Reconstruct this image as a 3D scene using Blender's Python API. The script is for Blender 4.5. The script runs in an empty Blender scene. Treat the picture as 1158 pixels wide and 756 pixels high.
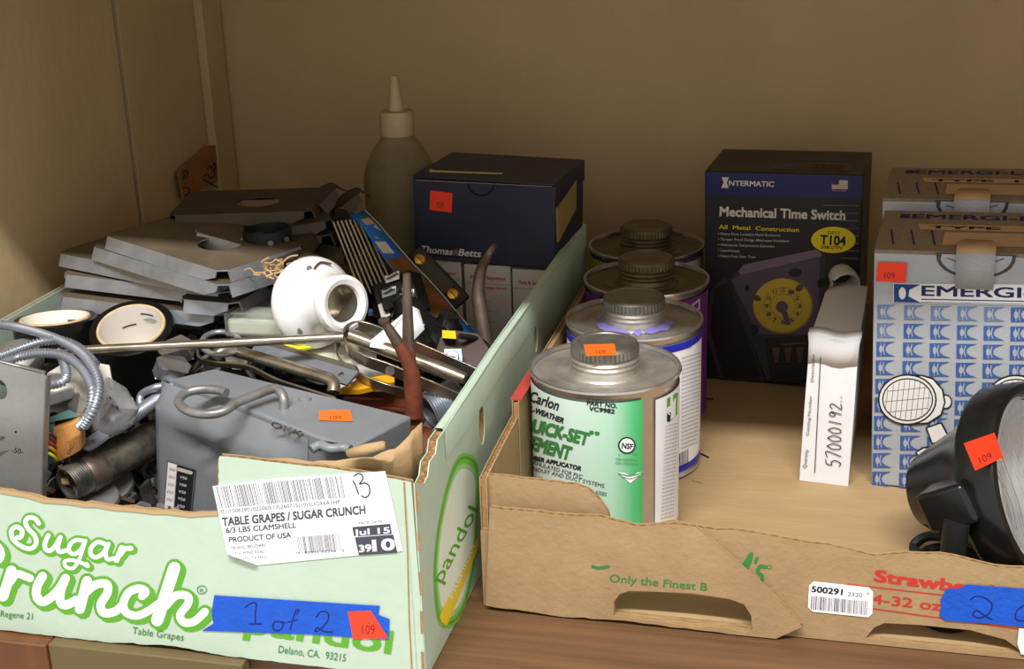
import bpy, math, random
from math import sin, cos, pi, radians, sqrt, atan2
from mathutils import Vector, Matrix
from mathutils.geometry import tessellate_polygon
V = Vector
random.seed(7)
SC = bpy.context.scene
COL = SC.collection

# ---------------------------------------------------------------- camera
F = 1482.0; PITCH = radians(19.35); ROLL = radians(1.89); CAM = V((0, 0, .4535))
FW = V((0, cos(PITCH), -sin(PITCH))); _u = V((0, sin(PITCH), cos(PITCH))); _r = V((1, 0, 0))
RT = _r * cos(ROLL) - _u * sin(ROLL); UP = _r * sin(ROLL) + _u * cos(ROLL)
cd = bpy.data.cameras.new('camera'); cam = bpy.data.objects.new('camera', cd); COL.objects.link(cam)
cd.sensor_fit = 'HORIZONTAL'; cd.sensor_width = 36; cd.lens = F * 36 / 1158; cd.clip_start = .01
cam.matrix_world = Matrix(((RT.x, UP.x, -FW.x, CAM.x), (RT.y, UP.y, -FW.y, CAM.y), (RT.z, UP.z, -FW.z, CAM.z), (0, 0, 0, 1)))
SC.camera = cam
# ---------------------------------------------------------------- light
PSI = radians(13.5)
CU = V((cos(PSI), -sin(PSI), 0)); CV = V((sin(PSI), cos(PSI), 0)); CO = V((-.046, .678, 0))
def L(u, v, z=0.0): return CO + CU * u + CV * v + V((0, 0, z))
world = bpy.data.worlds.new('room'); SC.world = world; world.use_nodes = True
bg = world.node_tree.nodes['Background']; bg.inputs[0].default_value = (1.0, .94, .84, 1); bg.inputs[1].default_value = .72
def area(name, loc, target, sx, sy, power, color):
    ld = bpy.data.lights.new(name, 'AREA'); ld.shape = 'RECTANGLE'; ld.size = sx; ld.size_y = sy; ld.energy = power; ld.color = color
    o = bpy.data.objects.new(name, ld); COL.objects.link(o)
    d = (target - loc).normalized(); x = CU; y = d.cross(x) * -1; y.normalize(); z = -d
    x = y.cross(z)
    o.matrix_world = Matrix(((x.x, y.x, z.x, loc.x), (x.y, y.y, z.y, loc.y), (x.z, y.z, z.z, loc.z), (0, 0, 0, 1)))
    return o
area('ceiling_tube_light', L(.1, -1.05, .512 + 1.05 * 1.32), L(.0, .1, .38), 1.5, .08, 60, (1, .98, .95))
SC.view_settings.view_transform = 'Standard'; SC.view_settings.look = 'None'
SC.view_settings.exposure = 0.2; SC.view_settings.gamma = 1.0; SC.view_settings.use_curve_mapping = False

# ---------------------------------------------------------------- pixel helpers (photo is 1158 x 756)
def ray(px, py): return FW + RT * ((px - 579) / F) - UP * ((py - 378) / F)
def W(px, py, z): d = ray(px, py); return CAM + d * ((z - CAM.z) / d.z)
def WP(px, py, p0, n): d = ray(px, py); return CAM + d * ((p0 - CAM).dot(n) / d.dot(n))
def ZM(x0, y0, s): return lambda x, y: (x0 + x / s, y0 + y / s)

# ---------------------------------------------------------------- materials
MATS = {}
def srgb(c):
    f = lambda x: x / 12.92 if x <= .04045 else ((x + .055) / 1.055) ** 2.4
    return tuple(f(x / 255) for x in c) + (1,)
def mat(name, rgb, rough=.6, metal=0.0, var=.12, scale=30, bump=0.0, bscale=200, dirt=None, damt=.0, dscale=14, spec=.5, trans=0.0, ior=1.45, stretch=(1, 1, 1), emit=None, coat=0, drange=(.42,.68)):
    if name in MATS: return MATS[name]
    m = bpy.data.materials.new(name); m.use_nodes = True; nt = m.node_tree; b = nt.nodes['Principled BSDF']
    N = nt.nodes.new; K = nt.links.new
    tc = N('ShaderNodeTexCoord'); mp = N('ShaderNodeMapping'); mp.inputs['Scale'].default_value = stretch
    K(tc.outputs['Object'], mp.inputs[0])
    col = srgb(rgb); last = None
    if var > 0:
        n = N('ShaderNodeTexNoise'); n.inputs['Scale'].default_value = scale; n.inputs['Detail'].default_value = 4; K(mp.outputs[0], n.inputs[0])
        r = N('ShaderNodeValToRGB'); r.color_ramp.elements[0].position = .3; r.color_ramp.elements[1].position = .7
        r.color_ramp.elements[0].color = tuple(x * (1 - var) for x in col[:3]) + (1,)
        r.color_ramp.elements[1].color = tuple(min(1, x * (1 + var)) for x in col[:3]) + (1,)
        K(n.outputs[0], r.inputs[0]); last = r.outputs[0]
    if dirt:
        n2 = N('ShaderNodeTexNoise'); n2.inputs['Scale'].default_value = dscale; n2.inputs['Detail'].default_value = 6; n2.inputs['Roughness'].default_value = .65; K(mp.outputs[0], n2.inputs[0])
        mr = N('ShaderNodeMapRange'); mr.inputs[1].default_value = drange[0]; mr.inputs[2].default_value = drange[1]; mr.inputs[4].default_value = damt; K(n2.outputs[0], mr.inputs[0])
        mx = N('ShaderNodeMix'); mx.data_type = 'RGBA'; K(mr.outputs[0], mx.inputs[0]); mx.inputs[7].default_value = srgb(dirt)
        if last: K(last, mx.inputs[6])
        else: mx.inputs[6].default_value = col
        last = mx.outputs[2]
    if last: K(last, b.inputs['Base Color'])
    else: b.inputs['Base Color'].default_value = col
    b.inputs['Roughness'].default_value = rough; b.inputs['Metallic'].default_value = metal
    b.inputs['Specular IOR Level'].default_value = spec; b.inputs['IOR'].default_value = ior
    if trans: b.inputs['Transmission Weight'].default_value = trans
    if coat: b.inputs['Coat Weight'].default_value = coat
    if bump:
        n3 = N('ShaderNodeTexNoise'); n3.inputs['Scale'].default_value = bscale; n3.inputs['Detail'].default_value = 3; K(mp.outputs[0], n3.inputs[0])
        bp = N('ShaderNodeBump'); bp.inputs['Strength'].default_value = bump; bp.inputs['Distance'].default_value = .002; K(n3.outputs[0], bp.inputs['Height']); K(bp.outputs[0], b.inputs['Normal'])
    MATS[name] = m
    return m
def flat(name, rgb, rough=.7, **k): return mat(name, rgb, rough, var=k.pop('var', .04), **k)
M = {}
M['wall'] = mat('wall_paint', (198, 175, 136), .75, var=.05, scale=6, bump=.25, bscale=90, dirt=(164, 140, 104), damt=.35, dscale=5, stretch=(1, 1, .6))
M['shelf'] = mat('shelf_wood', (112, 82, 56), .5, var=.22, scale=16, bump=.2, bscale=60, dirt=(78, 54, 36), damt=.6, dscale=22, stretch=(.12, 4, 1))
M['shelf2'] = mat('orange_wood', (100, 60, 30), .5, var=.2, scale=16, stretch=(4, 4, .4))  # base colour darkened to carry the shade under the left carton
M['tanboard'] = mat('tan_board', (104, 88, 58), .7, var=.05)  # carton's shade is mixed into this colour, so darker than the bare board
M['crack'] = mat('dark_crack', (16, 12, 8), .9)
M['kraft'] = mat('kraft_board', (166, 138, 102), .85, var=.07, scale=60, bump=.25, bscale=260, dirt=(142, 114, 80), damt=.35, dscale=9)
M['kraft_in'] = mat('kraft_inside', (174, 146, 106), .85, var=.06, scale=40, bump=.2, bscale=200, dirt=(152, 122, 84), damt=.4, dscale=7, stretch=(.3, 1.5, 1))
M['flute'] = mat('flute_board', (160, 124, 80), .9, var=.2, scale=150)
M['mint'] = mat('mint_print', (186, 205, 188), .55, var=.03, scale=40, bump=.12, bscale=120, dirt=(174, 195, 172), damt=.35, dscale=8)
M['green'] = flat('print_green', (92, 166, 44)); M['dkgreen'] = flat('print_dark_green', (56, 126, 60))
M['lilacwhite'] = flat('print_white', (236, 236, 242)); M['ink'] = flat('print_black', (22, 22, 26)); M['greyink'] = flat('print_grey', (70, 70, 84))
M['paper'] = flat('label_paper', (238, 238, 244), .6); M['bluetape'] = mat('blue_tape', (16, 84, 200), .6, var=.08, scale=80, bump=.3, bscale=400)
M['orange'] = flat('orange_sticker', (255, 112, 34), .5); M['redorange'] = flat('red_orange_sticker', (255, 66, 36), .5); M['stickerink'] = flat('sticker_ink', (120, 20, 16))
M['penblue'] = flat('pen_navy', (18, 24, 110)); M['red'] = flat('print_red', (190, 52, 40)); M['redtape'] = flat('red_print', (178, 66, 58))
M['yellow'] = flat('print_yellow', (236, 214, 40))
M['tin'] = mat('tin_lid', (188, 184, 176), .45, .65, var=.12, scale=40, dirt=(118, 110, 96), damt=.6, dscale=25, bump=.15, bscale=120)
M['tinbright'] = mat('tin_bright', (205, 204, 206), .25, .9, var=.08, scale=60)
M['rusty'] = mat('rust_top', (150, 142, 124), .5, .6, dirt=(120, 76, 24), damt=.8, dscale=60, drange=(.5, .62))
M['galv'] = mat('galvanised_steel', (168, 174, 186), .38, .7, var=.12, scale=50, dirt=(128, 128, 132), damt=.45, dscale=18)
M['white'] = flat('white_card', (228, 228, 232), .6)

# ---------------------------------------------------------------- mesh builder
class MB:
    def __init__(s): s.v = []; s.f = []; s.m = []; s.mats = []
    def mi(s, m):
        if isinstance(m, str): m = M[m]
        if m not in s.mats: s.mats.append(m)
        return s.mats.index(m)
    def add(s, vs, fs, m, T=None):
        k = len(s.v); i = s.mi(m)
        s.v += [(T @ V(p)) if T else V(p) for p in vs]
        for f in fs: s.f.append(tuple(k + q for q in f)); s.m.append(i)
    def box(s, c, d, m, T=None):
        x, y, z = c; a, b, h = d[0] / 2, d[1] / 2, d[2] / 2
        vs = [(x + i * a, y + j * b, z + k * h) for k in (-1, 1) for j in (-1, 1) for i in (-1, 1)]
        s.add(vs, [(0, 2, 3, 1), (4, 5, 7, 6), (0, 1, 5, 4), (2, 6, 7, 3), (0, 4, 6, 2), (1, 3, 7, 5)], m, T)
    def hexa(s, p, m, T=None):   # 4 bottom, 4 top (same order)
        s.add(p, [(3, 2, 1, 0), (4, 5, 6, 7), (0, 1, 5, 4), (1, 2, 6, 5), (2, 3, 7, 6), (3, 0, 4, 7)], m, T)
    def grid(s, rows, m, closed=False, T=None, flip=False):
        n = len(rows[0]); vs = [p for r in rows for p in r]; fs = []
        for i in range(len(rows) - 1):
            for j in range(n if closed else n - 1):
                a, b = i * n + j, i * n + (j + 1) % n
                q = (a, b, b + n, a + n); fs.append(q[::-1] if flip else q)
        s.add(vs, fs, m, T)
    def lathe(s, prof, m, seg=32, T=None, cap=(True, True)):
        rows = [[V((r * cos(2 * pi * j / seg), r * sin(2 * pi * j / seg), z)) for j in range(seg)] for r, z in prof]
        if isinstance(m, list):
            for i in range(len(rows) - 1): s.grid(rows[i:i + 2], m[i], True, T)
        else: s.grid(rows, m, True, T)
        mm = m if not isinstance(m, list) else m[-1]; m0 = m if not isinstance(m, list) else m[0]
        if cap[0]: s.add(rows[0], [tuple(range(seg))[::-1]], m0, T)
        if cap[1]: s.add(rows[-1], [tuple(range(seg))], mm, T)
    def tube(s, pts, r, m, seg=10, caps=True, closed=False, flat_=1.0, T=None, hollow=None):
        pts = [V(p) for p in pts]; n = len(pts); rr = r if isinstance(r, (list, tuple)) else [r] * n
        tg = []
        for i in range(n):
            a = pts[i - 1] if (i > 0 or closed) else pts[i]; b = pts[(i + 1) % n] if (i < n - 1 or closed) else pts[i]
            tg.append((b - a).normalized())
        nrm = tg[0].orthogonal().normalized()
        if abs(tg[0].z) < .95: nrm = (V((0, 0, 1)) - tg[0] * tg[0].z).normalized()
        rows = []
        for i in range(n):
            nrm = (nrm - tg[i] * nrm.dot(tg[i])).normalized(); bi = tg[i].cross(nrm)
            rows.append([pts[i] + (nrm * cos(2 * pi * j / seg) * flat_ + bi * sin(2 * pi * j / seg)) * rr[i] for j in range(seg)])
        if closed: rows.append(rows[0])
        s.grid(rows, m, True, T)
        if caps and not closed:
            s.add(rows[0], [tuple(range(seg))[::-1]], m, T); s.add(rows[-1], [tuple(range(seg))], m, T)
    def prism(s, outer, holes, t, ms, T):   # outline in local xy, extruded along local z from 0 to t ; ms = (bottom, top, side)
        loops = [[V((p[0], p[1], 0)) for p in lp] for lp in [outer] + list(holes)]
        tri = tessellate_polygon(loops); fl = [p for lp in loops for p in lp]
        if not isinstance(ms, tuple): ms = (ms,) * 3
        def orient(q, up):
            a, b, c = (fl[i] for i in q); z = (b - a).cross(c - a).z
            return q if (z > 0) == up else q[::-1]
        s.add([(p.x, p.y, 0) for p in fl], [orient(q, False) for q in tri], ms[0], T)
        s.add([(p.x, p.y, t) for p in fl], [orient(q, True) for q in tri], ms[1], T)
        for k, lp in enumerate(loops):
            n = len(lp); A = sum(lp[i].x * lp[(i + 1) % n].y - lp[(i + 1) % n].x * lp[i].y for i in range(n))
            vs = [(p.x, p.y, 0) for p in lp] + [(p.x, p.y, t) for p in lp]
            ccw = (A > 0) == (k == 0)
            fs = [((i, (i + 1) % n, (i + 1) % n + n, i + n) if ccw else (i + n, (i + 1) % n + n, (i + 1) % n, i)) for i in range(n)]
            s.add(vs, fs, ms[2], T)

def frame(o, x, z):
    x = V(x).normalized(); z = V(z); z = (z - x * z.dot(x)).normalized(); y = z.cross(x)
    return Matrix(((x.x, y.x, z.x, o[0]), (x.y, y.y, z.y, o[1]), (x.z, y.z, z.z, o[2]), (0, 0, 0, 1)))
def rotm(rx=0, ry=0, rz=0, loc=(0, 0, 0)):
    from mathutils import Euler
    return Matrix.Translation(V(loc)) @ Euler((radians(rx), radians(ry), radians(rz))).to_matrix().to_4x4()

ROOTM = {}
def thing(name, label, cat, Mx, group=None):
    o = bpy.data.objects.new(name, None); COL.objects.link(o); o.empty_display_size = .01
    o.matrix_world = Mx; ROOTM[o.name] = Mx.copy()
    o['label'] = label; o['category'] = cat
    if group: o['group'] = group
    return o
def tag(o, label, cat, group=None):
    o['label'] = label; o['category'] = cat
    if group: o['group'] = group
def make(name, mb, parent=None, world_=True, bevel=0, smooth=40, Mx=None, label=None, kind=None, solid=0, sub=0):
    """one mesh object. world_: the builder holds world coordinates, brought into the parent's (or Mx's) frame"""
    if parent is not None: base = ROOTM[parent.name]
    else: base = Mx if Mx is not None else Matrix.Identity(4)
    vs = [base.inverted() @ p for p in mb.v] if world_ else mb.v
    me = bpy.data.meshes.new(name); me.from_pydata([tuple(p) for p in vs], [], mb.f)
    for m in mb.mats: me.materials.append(m)
    me.polygons.foreach_set('material_index', mb.m)
    me.polygons.foreach_set('use_smooth', [True] * len(mb.f)); me.set_sharp_from_angle(angle=radians(smooth)); me.update()
    o = bpy.data.objects.new(name, me); COL.objects.link(o)
    if parent is not None: o.parent = parent
    else: o.matrix_world = base
    ROOTM[o.name] = base.copy()
    if solid: q = o.modifiers.new('s', 'SOLIDIFY'); q.thickness = solid; q.offset = 0
    if bevel: q = o.modifiers.new('b', 'BEVEL'); q.width = bevel; q.segments = 2; q.limit_method = 'ANGLE'; q.angle_limit = radians(35)
    if sub: q = o.modifiers.new('u', 'SUBSURF'); q.levels = sub; q.render_levels = sub
    if label: o['label'] = label
    if kind: o['kind'] = kind
    return o

# ---------------------------------------------------------------- printed faces
class Plane:
    def __init__(s, O, X, N): s.O = V(O); s.N = V(N).normalized(); s.X = (V(X) - s.N * V(X).dot(s.N)).normalized(); s.Y = s.N.cross(s.X)
    def px(s, x, y): p = WP(x, y, s.O, s.N) - s.O; return (p.dot(s.X), p.dot(s.Y))
    def at(s, u, v, h=0): return s.O + s.X * u + s.Y * v + s.N * h
    def T(s, h=0): return frame(s.at(0, 0, h), s.X, s.N)
    step = None
class Cyl:
    def __init__(s, C, R): s.C = V(C); s.R = R
    def px(s, x, y):
        d = ray(x, y); o = CAM - s.C; a = d.x ** 2 + d.y ** 2; b = 2 * (o.x * d.x + o.y * d.y); c = o.x ** 2 + o.y ** 2 - s.R ** 2
        D = b * b - 4 * a * c
        t = (-b - sqrt(D)) / (2 * a) if D > 0 else -b / (2 * a)
        p = o + d * t; return (atan2(p.x, -p.y) * s.R, p.z)
    def at(s, u, v, h=0): a = u / s.R; r = s.R + h; return s.C + V((sin(a) * r, -cos(a) * r, v))
    step = .006
TXT = {}
def text_mesh(t, bold, shear):
    k = (t, bold, shear)
    if k not in TXT:
        c = bpy.data.curves.new('t', 'FONT'); c.body = t; c.size = 1; c.offset = bold; c.shear = shear; c.resolution_u = 3; c.fill_mode = 'FRONT'
        o = bpy.data.objects.new('t', c); COL.objects.link(o); dg = bpy.context.evaluated_depsgraph_get()
        me = bpy.data.meshes.new_from_object(o.evaluated_get(dg)); vs = [(v.co.x, v.co.y) for v in me.vertices]; fs = [tuple(p.vertices) for p in me.polygons]
        bpy.data.objects.remove(o); bpy.data.curves.remove(c); bpy.data.meshes.remove(me)
        TXT[k] = (vs, fs)
    return TXT[k]
def smooth_path(pts, n=5, closed=False):
    P = [V((*p, 0)) if len(p) == 2 else V(p) for p in pts]; out = []
    m = len(P); rng = range(m if closed else m - 1)
    for i in rng:
        g = (lambda k: P[k % m]) if closed else (lambda k: P[max(0, min(m - 1, k))])
        a, b, c, d = g(i - 1), g(i), g(i + 1), g(i + 2)
        for j in range(n):
            t = j / n; out.append(.5 * ((2 * b) + (c - a) * t + (2 * a - 5 * b + 4 * c - d) * t * t + (3 * b - a - 3 * c + d) * t ** 3))
    if not closed: out.append(P[-1])
    return out
class Decal:
    """flat print: everything is given in photo pixels unless conv='uv'"""
    def __init__(s, face, h0=.00025): s.face = face; s.mb = MB(); s.h = h0; s.c = face.px; s.sg = 1
    def uv(s): s.c = lambda x, y: (x, y); s.sg = -1; return s
    def zoom(s, x0, y0, k): s.c = lambda x, y: s.face.px(x0 + x / k, y0 + y / k); return s
    def pxmode(s): s.c = s.face.px; return s
    def up(s, n=1): s.h += .00006 * n; return s
    def _add(s, uv, fs, m): s.mb.add([s.face.at(u, v, s.h) for u, v in uv], fs, m)
    def poly(s, pts, m, holes=()):
        lp = [[V((*s.c(*p), 0)) for p in q] for q in [pts] + list(holes)]
        fl = [p for q in lp for p in q]; tri = tessellate_polygon(lp)
        s._add([(p.x, p.y) for p in fl], [q if (fl[q[1]] - fl[q[0]]).cross(fl[q[2]] - fl[q[0]]).z > 0 else q[::-1] for q in tri], m); return s
    def quad(s, a, b, c, d, m, n=1, k=1):   # subdivided n across, k down; a b c d in order
        A, B, C_, D = (V((*s.c(*p), 0)) for p in (a, b, c, d))
        uv = []; 
        for j in range(k + 1):
            l = A.lerp(D, j / k); r = B.lerp(C_, j / k)
            for i in range(n + 1): p = l.lerp(r, i / n); uv.append((p.x, p.y))
        s._add(uv, [(j * (n + 1) + i, (j + 1) * (n + 1) + i, (j + 1) * (n + 1) + i + 1, j * (n + 1) + i + 1) for j in range(k) for i in range(n)], m); return s
    def ell(s, x, y, rx, ry, m, rot=0, n=28, inner=None, a0=0, a1=360):
        full = a1 - a0 >= 360; k = n if full else n + 1; o = []; q = []
        for i in range(k):
            a = radians(a0 + (a1 - a0) * i / n); dx, dy = cos(a), sin(a); c_, s_ = cos(radians(rot)), sin(radians(rot))
            f = lambda e, g: (x + e * c_ - g * s_, y + e * s_ + g * c_)
            o.append(s.c(*f(dx * rx, dy * ry)))
            if inner is not None: q.append(s.c(*f(dx * (rx - inner), dy * (ry - inner))))
        if inner is None: s._add(o, [tuple(range(k))[::-1]], m)
        else: s._add(o + q, [(i, (i + 1) % k, (i + 1) % k + k, i + k) for i in range(n)], m)
        return s
    def stroke(s, pts, w, m, n=5, smooth=True, taper=None):
        hb = s.h
        P = smooth_path(pts, n) if smooth and len(pts) > 2 else [V((*p, 0)) for p in pts]
        for i in range(len(P)):
            ww = w * (1 if taper is None else taper(i / max(1, len(P) - 1)))
            s.h += 5e-7
            s._add([s.c(P[i].x + ww / 2 * cos(2 * pi * j / 10), P[i].y + ww / 2 * sin(2 * pi * j / 10)) for j in range(10)], [tuple(range(10))], m)
            if i:
                d = (P[i] - P[i - 1]); 
                if d.length < 1e-9: continue
                d.normalize(); nx, ny = -d.y * ww / 2, d.x * ww / 2; s.h += 5e-7
                s._add([s.c(P[i - 1].x + nx, P[i - 1].y + ny), s.c(P[i].x + nx, P[i].y + ny), s.c(P[i].x - nx, P[i].y - ny), s.c(P[i - 1].x - nx, P[i - 1].y - ny)], [(0, 1, 2, 3)], m)
        s.h = hb + 6e-7
        return s
    def text(s, t, a, b, h, m, bold=0.0, shear=0.0, arc=0):
        """baseline from a to b, capital height h; vertex by vertex onto the face"""
        if bold > 0:
            # heavier weight: the same word struck several times, a hair apart
            for ox, oy in ((-bold, -bold), (bold, -bold), (-bold, bold), (bold, bold), (0, 0)):
                s._text(t, a, b, h, m, shear, arc, ox, oy); s.h += 2e-6
            return s
        return s._text(t, a, b, h, m, shear, arc)
    def _text(s, t, a, b, h, m, shear, arc, ox=0, oy=0):
        vs, fs = text_mesh(t, 0, shear); x0 = min(p[0] for p in vs); x1 = max(p[0] for p in vs); H = .72
        ax, ay = a; bx, by = b; L_ = sqrt((bx - ax) ** 2 + (by - ay) ** 2); ux, uy = s.sg * (by - ay) / L_, -s.sg * (bx - ax) / L_
        uv = []
        W_ = x1 - x0
        for x, y in vs:
            x += ox; y += oy
            q = (x - x0) / (x1 - x0); e = arc * 4 * q * (1 - q)
            uv.append(s.c(ax + (bx - ax) * q + ux * (h * y / H + e), ay + (by - ay) * q + uy * (h * y / H + e)))
        s._add(uv, fs, m); return s
    def barcode(s, a, b, c, d, m, n=40, seed=1, fill=.5):
        rnd = random.Random(seed); A, B, C_, D = (V((*p, 0)) for p in (a, b, c, d)); x = 0
        while x < n:
            w = rnd.choice((.6, .6, 1.2, 1.8)) * fill * 2 * .5; g = rnd.choice((.6, .6, 1.2))
            t0, t1 = x / n, min(1, (x + w) / n)
            q = [A.lerp(B, t0), A.lerp(B, t1), D.lerp(C_, t1), D.lerp(C_, t0)]
            s._add([s.c(p.x, p.y) for p in q], [(0, 3, 2, 1)], m); x += w + g
        return s
    def make(s, name, parent, label=None): return make(name, s.mb, parent, label=label)
def sticker(face, quad, parent, num=True, m='redorange', ta=None, h=.0006):
    d = Decal(face, h); a, b, c_, e = quad
    d.quad(a, b, c_, e, m, 4 if face.step else 1, 1).up()
    if num:
        # the digits sit in the lower right part of the sticker
        lerp = lambda p, q, t: (p[0] + (q[0] - p[0]) * t, p[1] + (q[1] - p[1]) * t)
        l0, r0 = lerp(a, e, .84), lerp(b, c_, .84); l1 = lerp(a, e, .5)
        hh = sqrt((l0[0] - l1[0]) ** 2 + (l0[1] - l1[1]) ** 2)
        x0, x1 = ta or (.32, .72)
        d.text('109', lerp(l0, r0, x0), lerp(l0, r0, x1), hh, 'stickerink')
    return d.make('price_sticker', parent, 'orange price sticker')
# ================================================================ setting
def struct(name, mb, **k):
    o = make(name, mb, world_=True, **k); o['kind'] = 'structure'; return o
UL, UR, VB = -.423, .80, .661          # left wall, right wall, back wall in the cabinet's own axes
def cab(p): return L(*p)
def cbox(mb, u0, u1, v0, v1, z0, z1, m):
    mb.hexa([L(u0, v0, z0), L(u1, v0, z0), L(u1, v1, z0), L(u0, v1, z0), L(u0, v0, z1), L(u1, v0, z1), L(u1, v1, z1), L(u0, v1, z1)], m)
CM = frame(CO, CU, (0, 0, 1))
b = MB(); cbox(b, UL, UR, 0, VB, -.02, -.0008, 'shelf'); struct('floor', b, Mx=CM, bevel=.001)
b = MB(); cbox(b, UL - .02, UR, VB, VB + .015, -.55, .53, 'wall'); struct('wall_back', b, Mx=CM)
b = MB(); cbox(b, UL - .02, UL, .463, VB, -.0, .512, 'wall'); cbox(b, UL - .02, UL, 0, .4535, 0, .512, 'wall'); cbox(b, UL - .03, UL - .014, .450, .465, 0, .512, 'crack'); struct('wall_left', b, Mx=CM)
b = MB(); cbox(b, UR, UR + .02, 0, VB, -.55, .53, 'wall'); struct('wall_right', b, Mx=CM)
b = MB(); cbox(b, UL - .02, UR + .02, 0, VB, .512, .532, 'wall'); struct('ceiling', b, Mx=CM)
b = MB(); cbox(b, UL, UL + .010, .613, VB - .004, 0, .512, 'wall'); struct('trim_1', b, Mx=CM, bevel=.0015)
# the compartment under the shelf, seen beneath the left carton
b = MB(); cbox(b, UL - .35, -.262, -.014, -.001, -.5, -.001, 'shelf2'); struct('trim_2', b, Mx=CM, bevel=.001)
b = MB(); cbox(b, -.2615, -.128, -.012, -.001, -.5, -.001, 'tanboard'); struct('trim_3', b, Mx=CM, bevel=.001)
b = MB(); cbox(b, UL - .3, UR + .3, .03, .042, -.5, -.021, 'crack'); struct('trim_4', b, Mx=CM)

# ================================================================ corrugated board
def curve_noise(n, amp, seed):
    r = random.Random(seed); k = [r.uniform(-amp, amp) for _ in range(n)]
    return k
def ragged(pts, step, amp, seed):
    """adds little steps to an open run of (u, v) points"""
    r = random.Random(seed); out = [pts[0]]
    for a, b_ in zip(pts, pts[1:]):
        l = sqrt((b_[0] - a[0]) ** 2 + (b_[1] - a[1]) ** 2); n = max(1, int(l / step))
        for i in range(1, n + 1):
            t = i / n; j = r.uniform(-amp, amp) if i < n else 0
            out.append((a[0] + (b_[0] - a[0]) * t, a[1] + (b_[1] - a[1]) * t + j))
    return out
def board(mb, face, outer, holes, t, mo, mi_, top=None, seed=1, pitch=.0065, core='flute'):
    """outer liner, inner liner and a zigzag flute between; 'top' is the run of edge points where the flute shows"""
    T0 = face.T(0)
    lin = .0007
    mb.prism(outer, holes, -lin, (mo, mo, mo), face.T(lin - lin) if False else T0)
    ins = [(u, v) for u, v in outer]
    mb.prism(ins, holes, -lin, (mi_, mi_, mi_), face.T(-t + lin))
    cu = sum(p[0] for p in outer) / len(outer); cv = sum(p[1] for p in outer) / len(outer)
    # core slab, a little inside the edges
    sh = lambda p: (p[0] + (.0012 if p[0] < cu else -.0012), p[1] + (.0012 if p[1] < cv else -.0016))
    mb.prism([sh(p) for p in outer], [[(c[0] + (c[0] - hc[0]) * .06, c[1] + (c[1] - hc[1]) * .06) for c in hl] for hl in holes for hc in [(sum(q[0] for q in hl) / len(hl), sum(q[1] for q in hl) / len(hl))]] if holes else [], -(t - 2.6 * lin), core, face.T(-1.3 * lin))
    if top:
        run = []; d = 0
        tot = sum(sqrt((b_[0] - a[0]) ** 2 + (b_[1] - a[1]) ** 2) for a, b_ in zip(top, top[1:])); n = max(2, int(tot / (pitch / 2)))
        def at(s_):
            for a, b_ in zip(top, top[1:]):
                l = sqrt((b_[0] - a[0]) ** 2 + (b_[1] - a[1]) ** 2)
                if s_ <= l: return (a[0] + (b_[0] - a[0]) * s_ / l, a[1] + (b_[1] - a[1]) * s_ / l)
                s_ -= l
            return top[-1]
        rows = []
        rr = random.Random(seed)
        for i in range(n + 1):
            u, v = at(tot * i / n); h = -lin if i % 2 else -t + lin; j = rr.uniform(-.0006, .0002)
            rows.append([face.at(u, v - .006, h), face.at(u, v + j, h)])
        mb.grid(rows, core)
def pxrun(face, pts): return [face.px(*p) for p in pts]

# ================================================================ left carton (grapes)
YC = radians(14.2)
GU = V((cos(YC), -sin(YC), 0)); GV = V((sin(YC), cos(YC), 0)); GO = V((-.058, .6735, 0))
GW, GD, GH = .402, .53, .1415
GM = frame(GO, GU, (0, 0, 1))
def G(u, v, z=0): return GO + GU * u + GV * v + V((0, 0, z))
carton = thing('grape_carton', 'pale green corrugated grape carton with one torn front corner, full of electrical scrap', 'box', GM)
gf = Plane(G(0, 0), GU, -GV)        # front face
gs = Plane(G(0, 0), GV, GU)         # right side face
Z1 = ZM(0, 540, 3.5); Z2 = ZM(220, 500, 1004 / 340)
# front panel
cut = gf.px(247, 580); stp = gf.px(250, 516); cnr = gf.px(470, 546)
left_top = [(-GW, .100)] + pxrun(gf, [(0, 555), (30, 560), (50, 566), (110, 571), (160, 577), (215, 582)]) + [cut]
left_top[0] = (-GW, left_top[1][1] + .002)
step = ragged([cut, (stp[0] - .001, stp[1])], .003, .0, 3); step = [(u + random.uniform(-.0006, .0006), v) for u, v in step]
right_top = [stp] + pxrun(gf, [(300, 522), (360, 528), (420, 537), (452, 543)]) + [(-.002, cnr[1])]
top = ragged(left_top, .006, .0009, 5) + step[1:] + ragged(right_top, .008, .0004, 6)
bot = ragged([(0, .0), (-.13, .0), (-.165, .003), (-.2, .0012), (-.215, 0), (-GW, 0)], .005, .0005, 8)
bot = [(u, max(0.0, v)) for u, v in bot]
b = MB(); board(b, gf, top + bot, [], .0045, 'mint', 'kraft_in', top=top)
fp = make('front_panel', b, carton)
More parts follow.
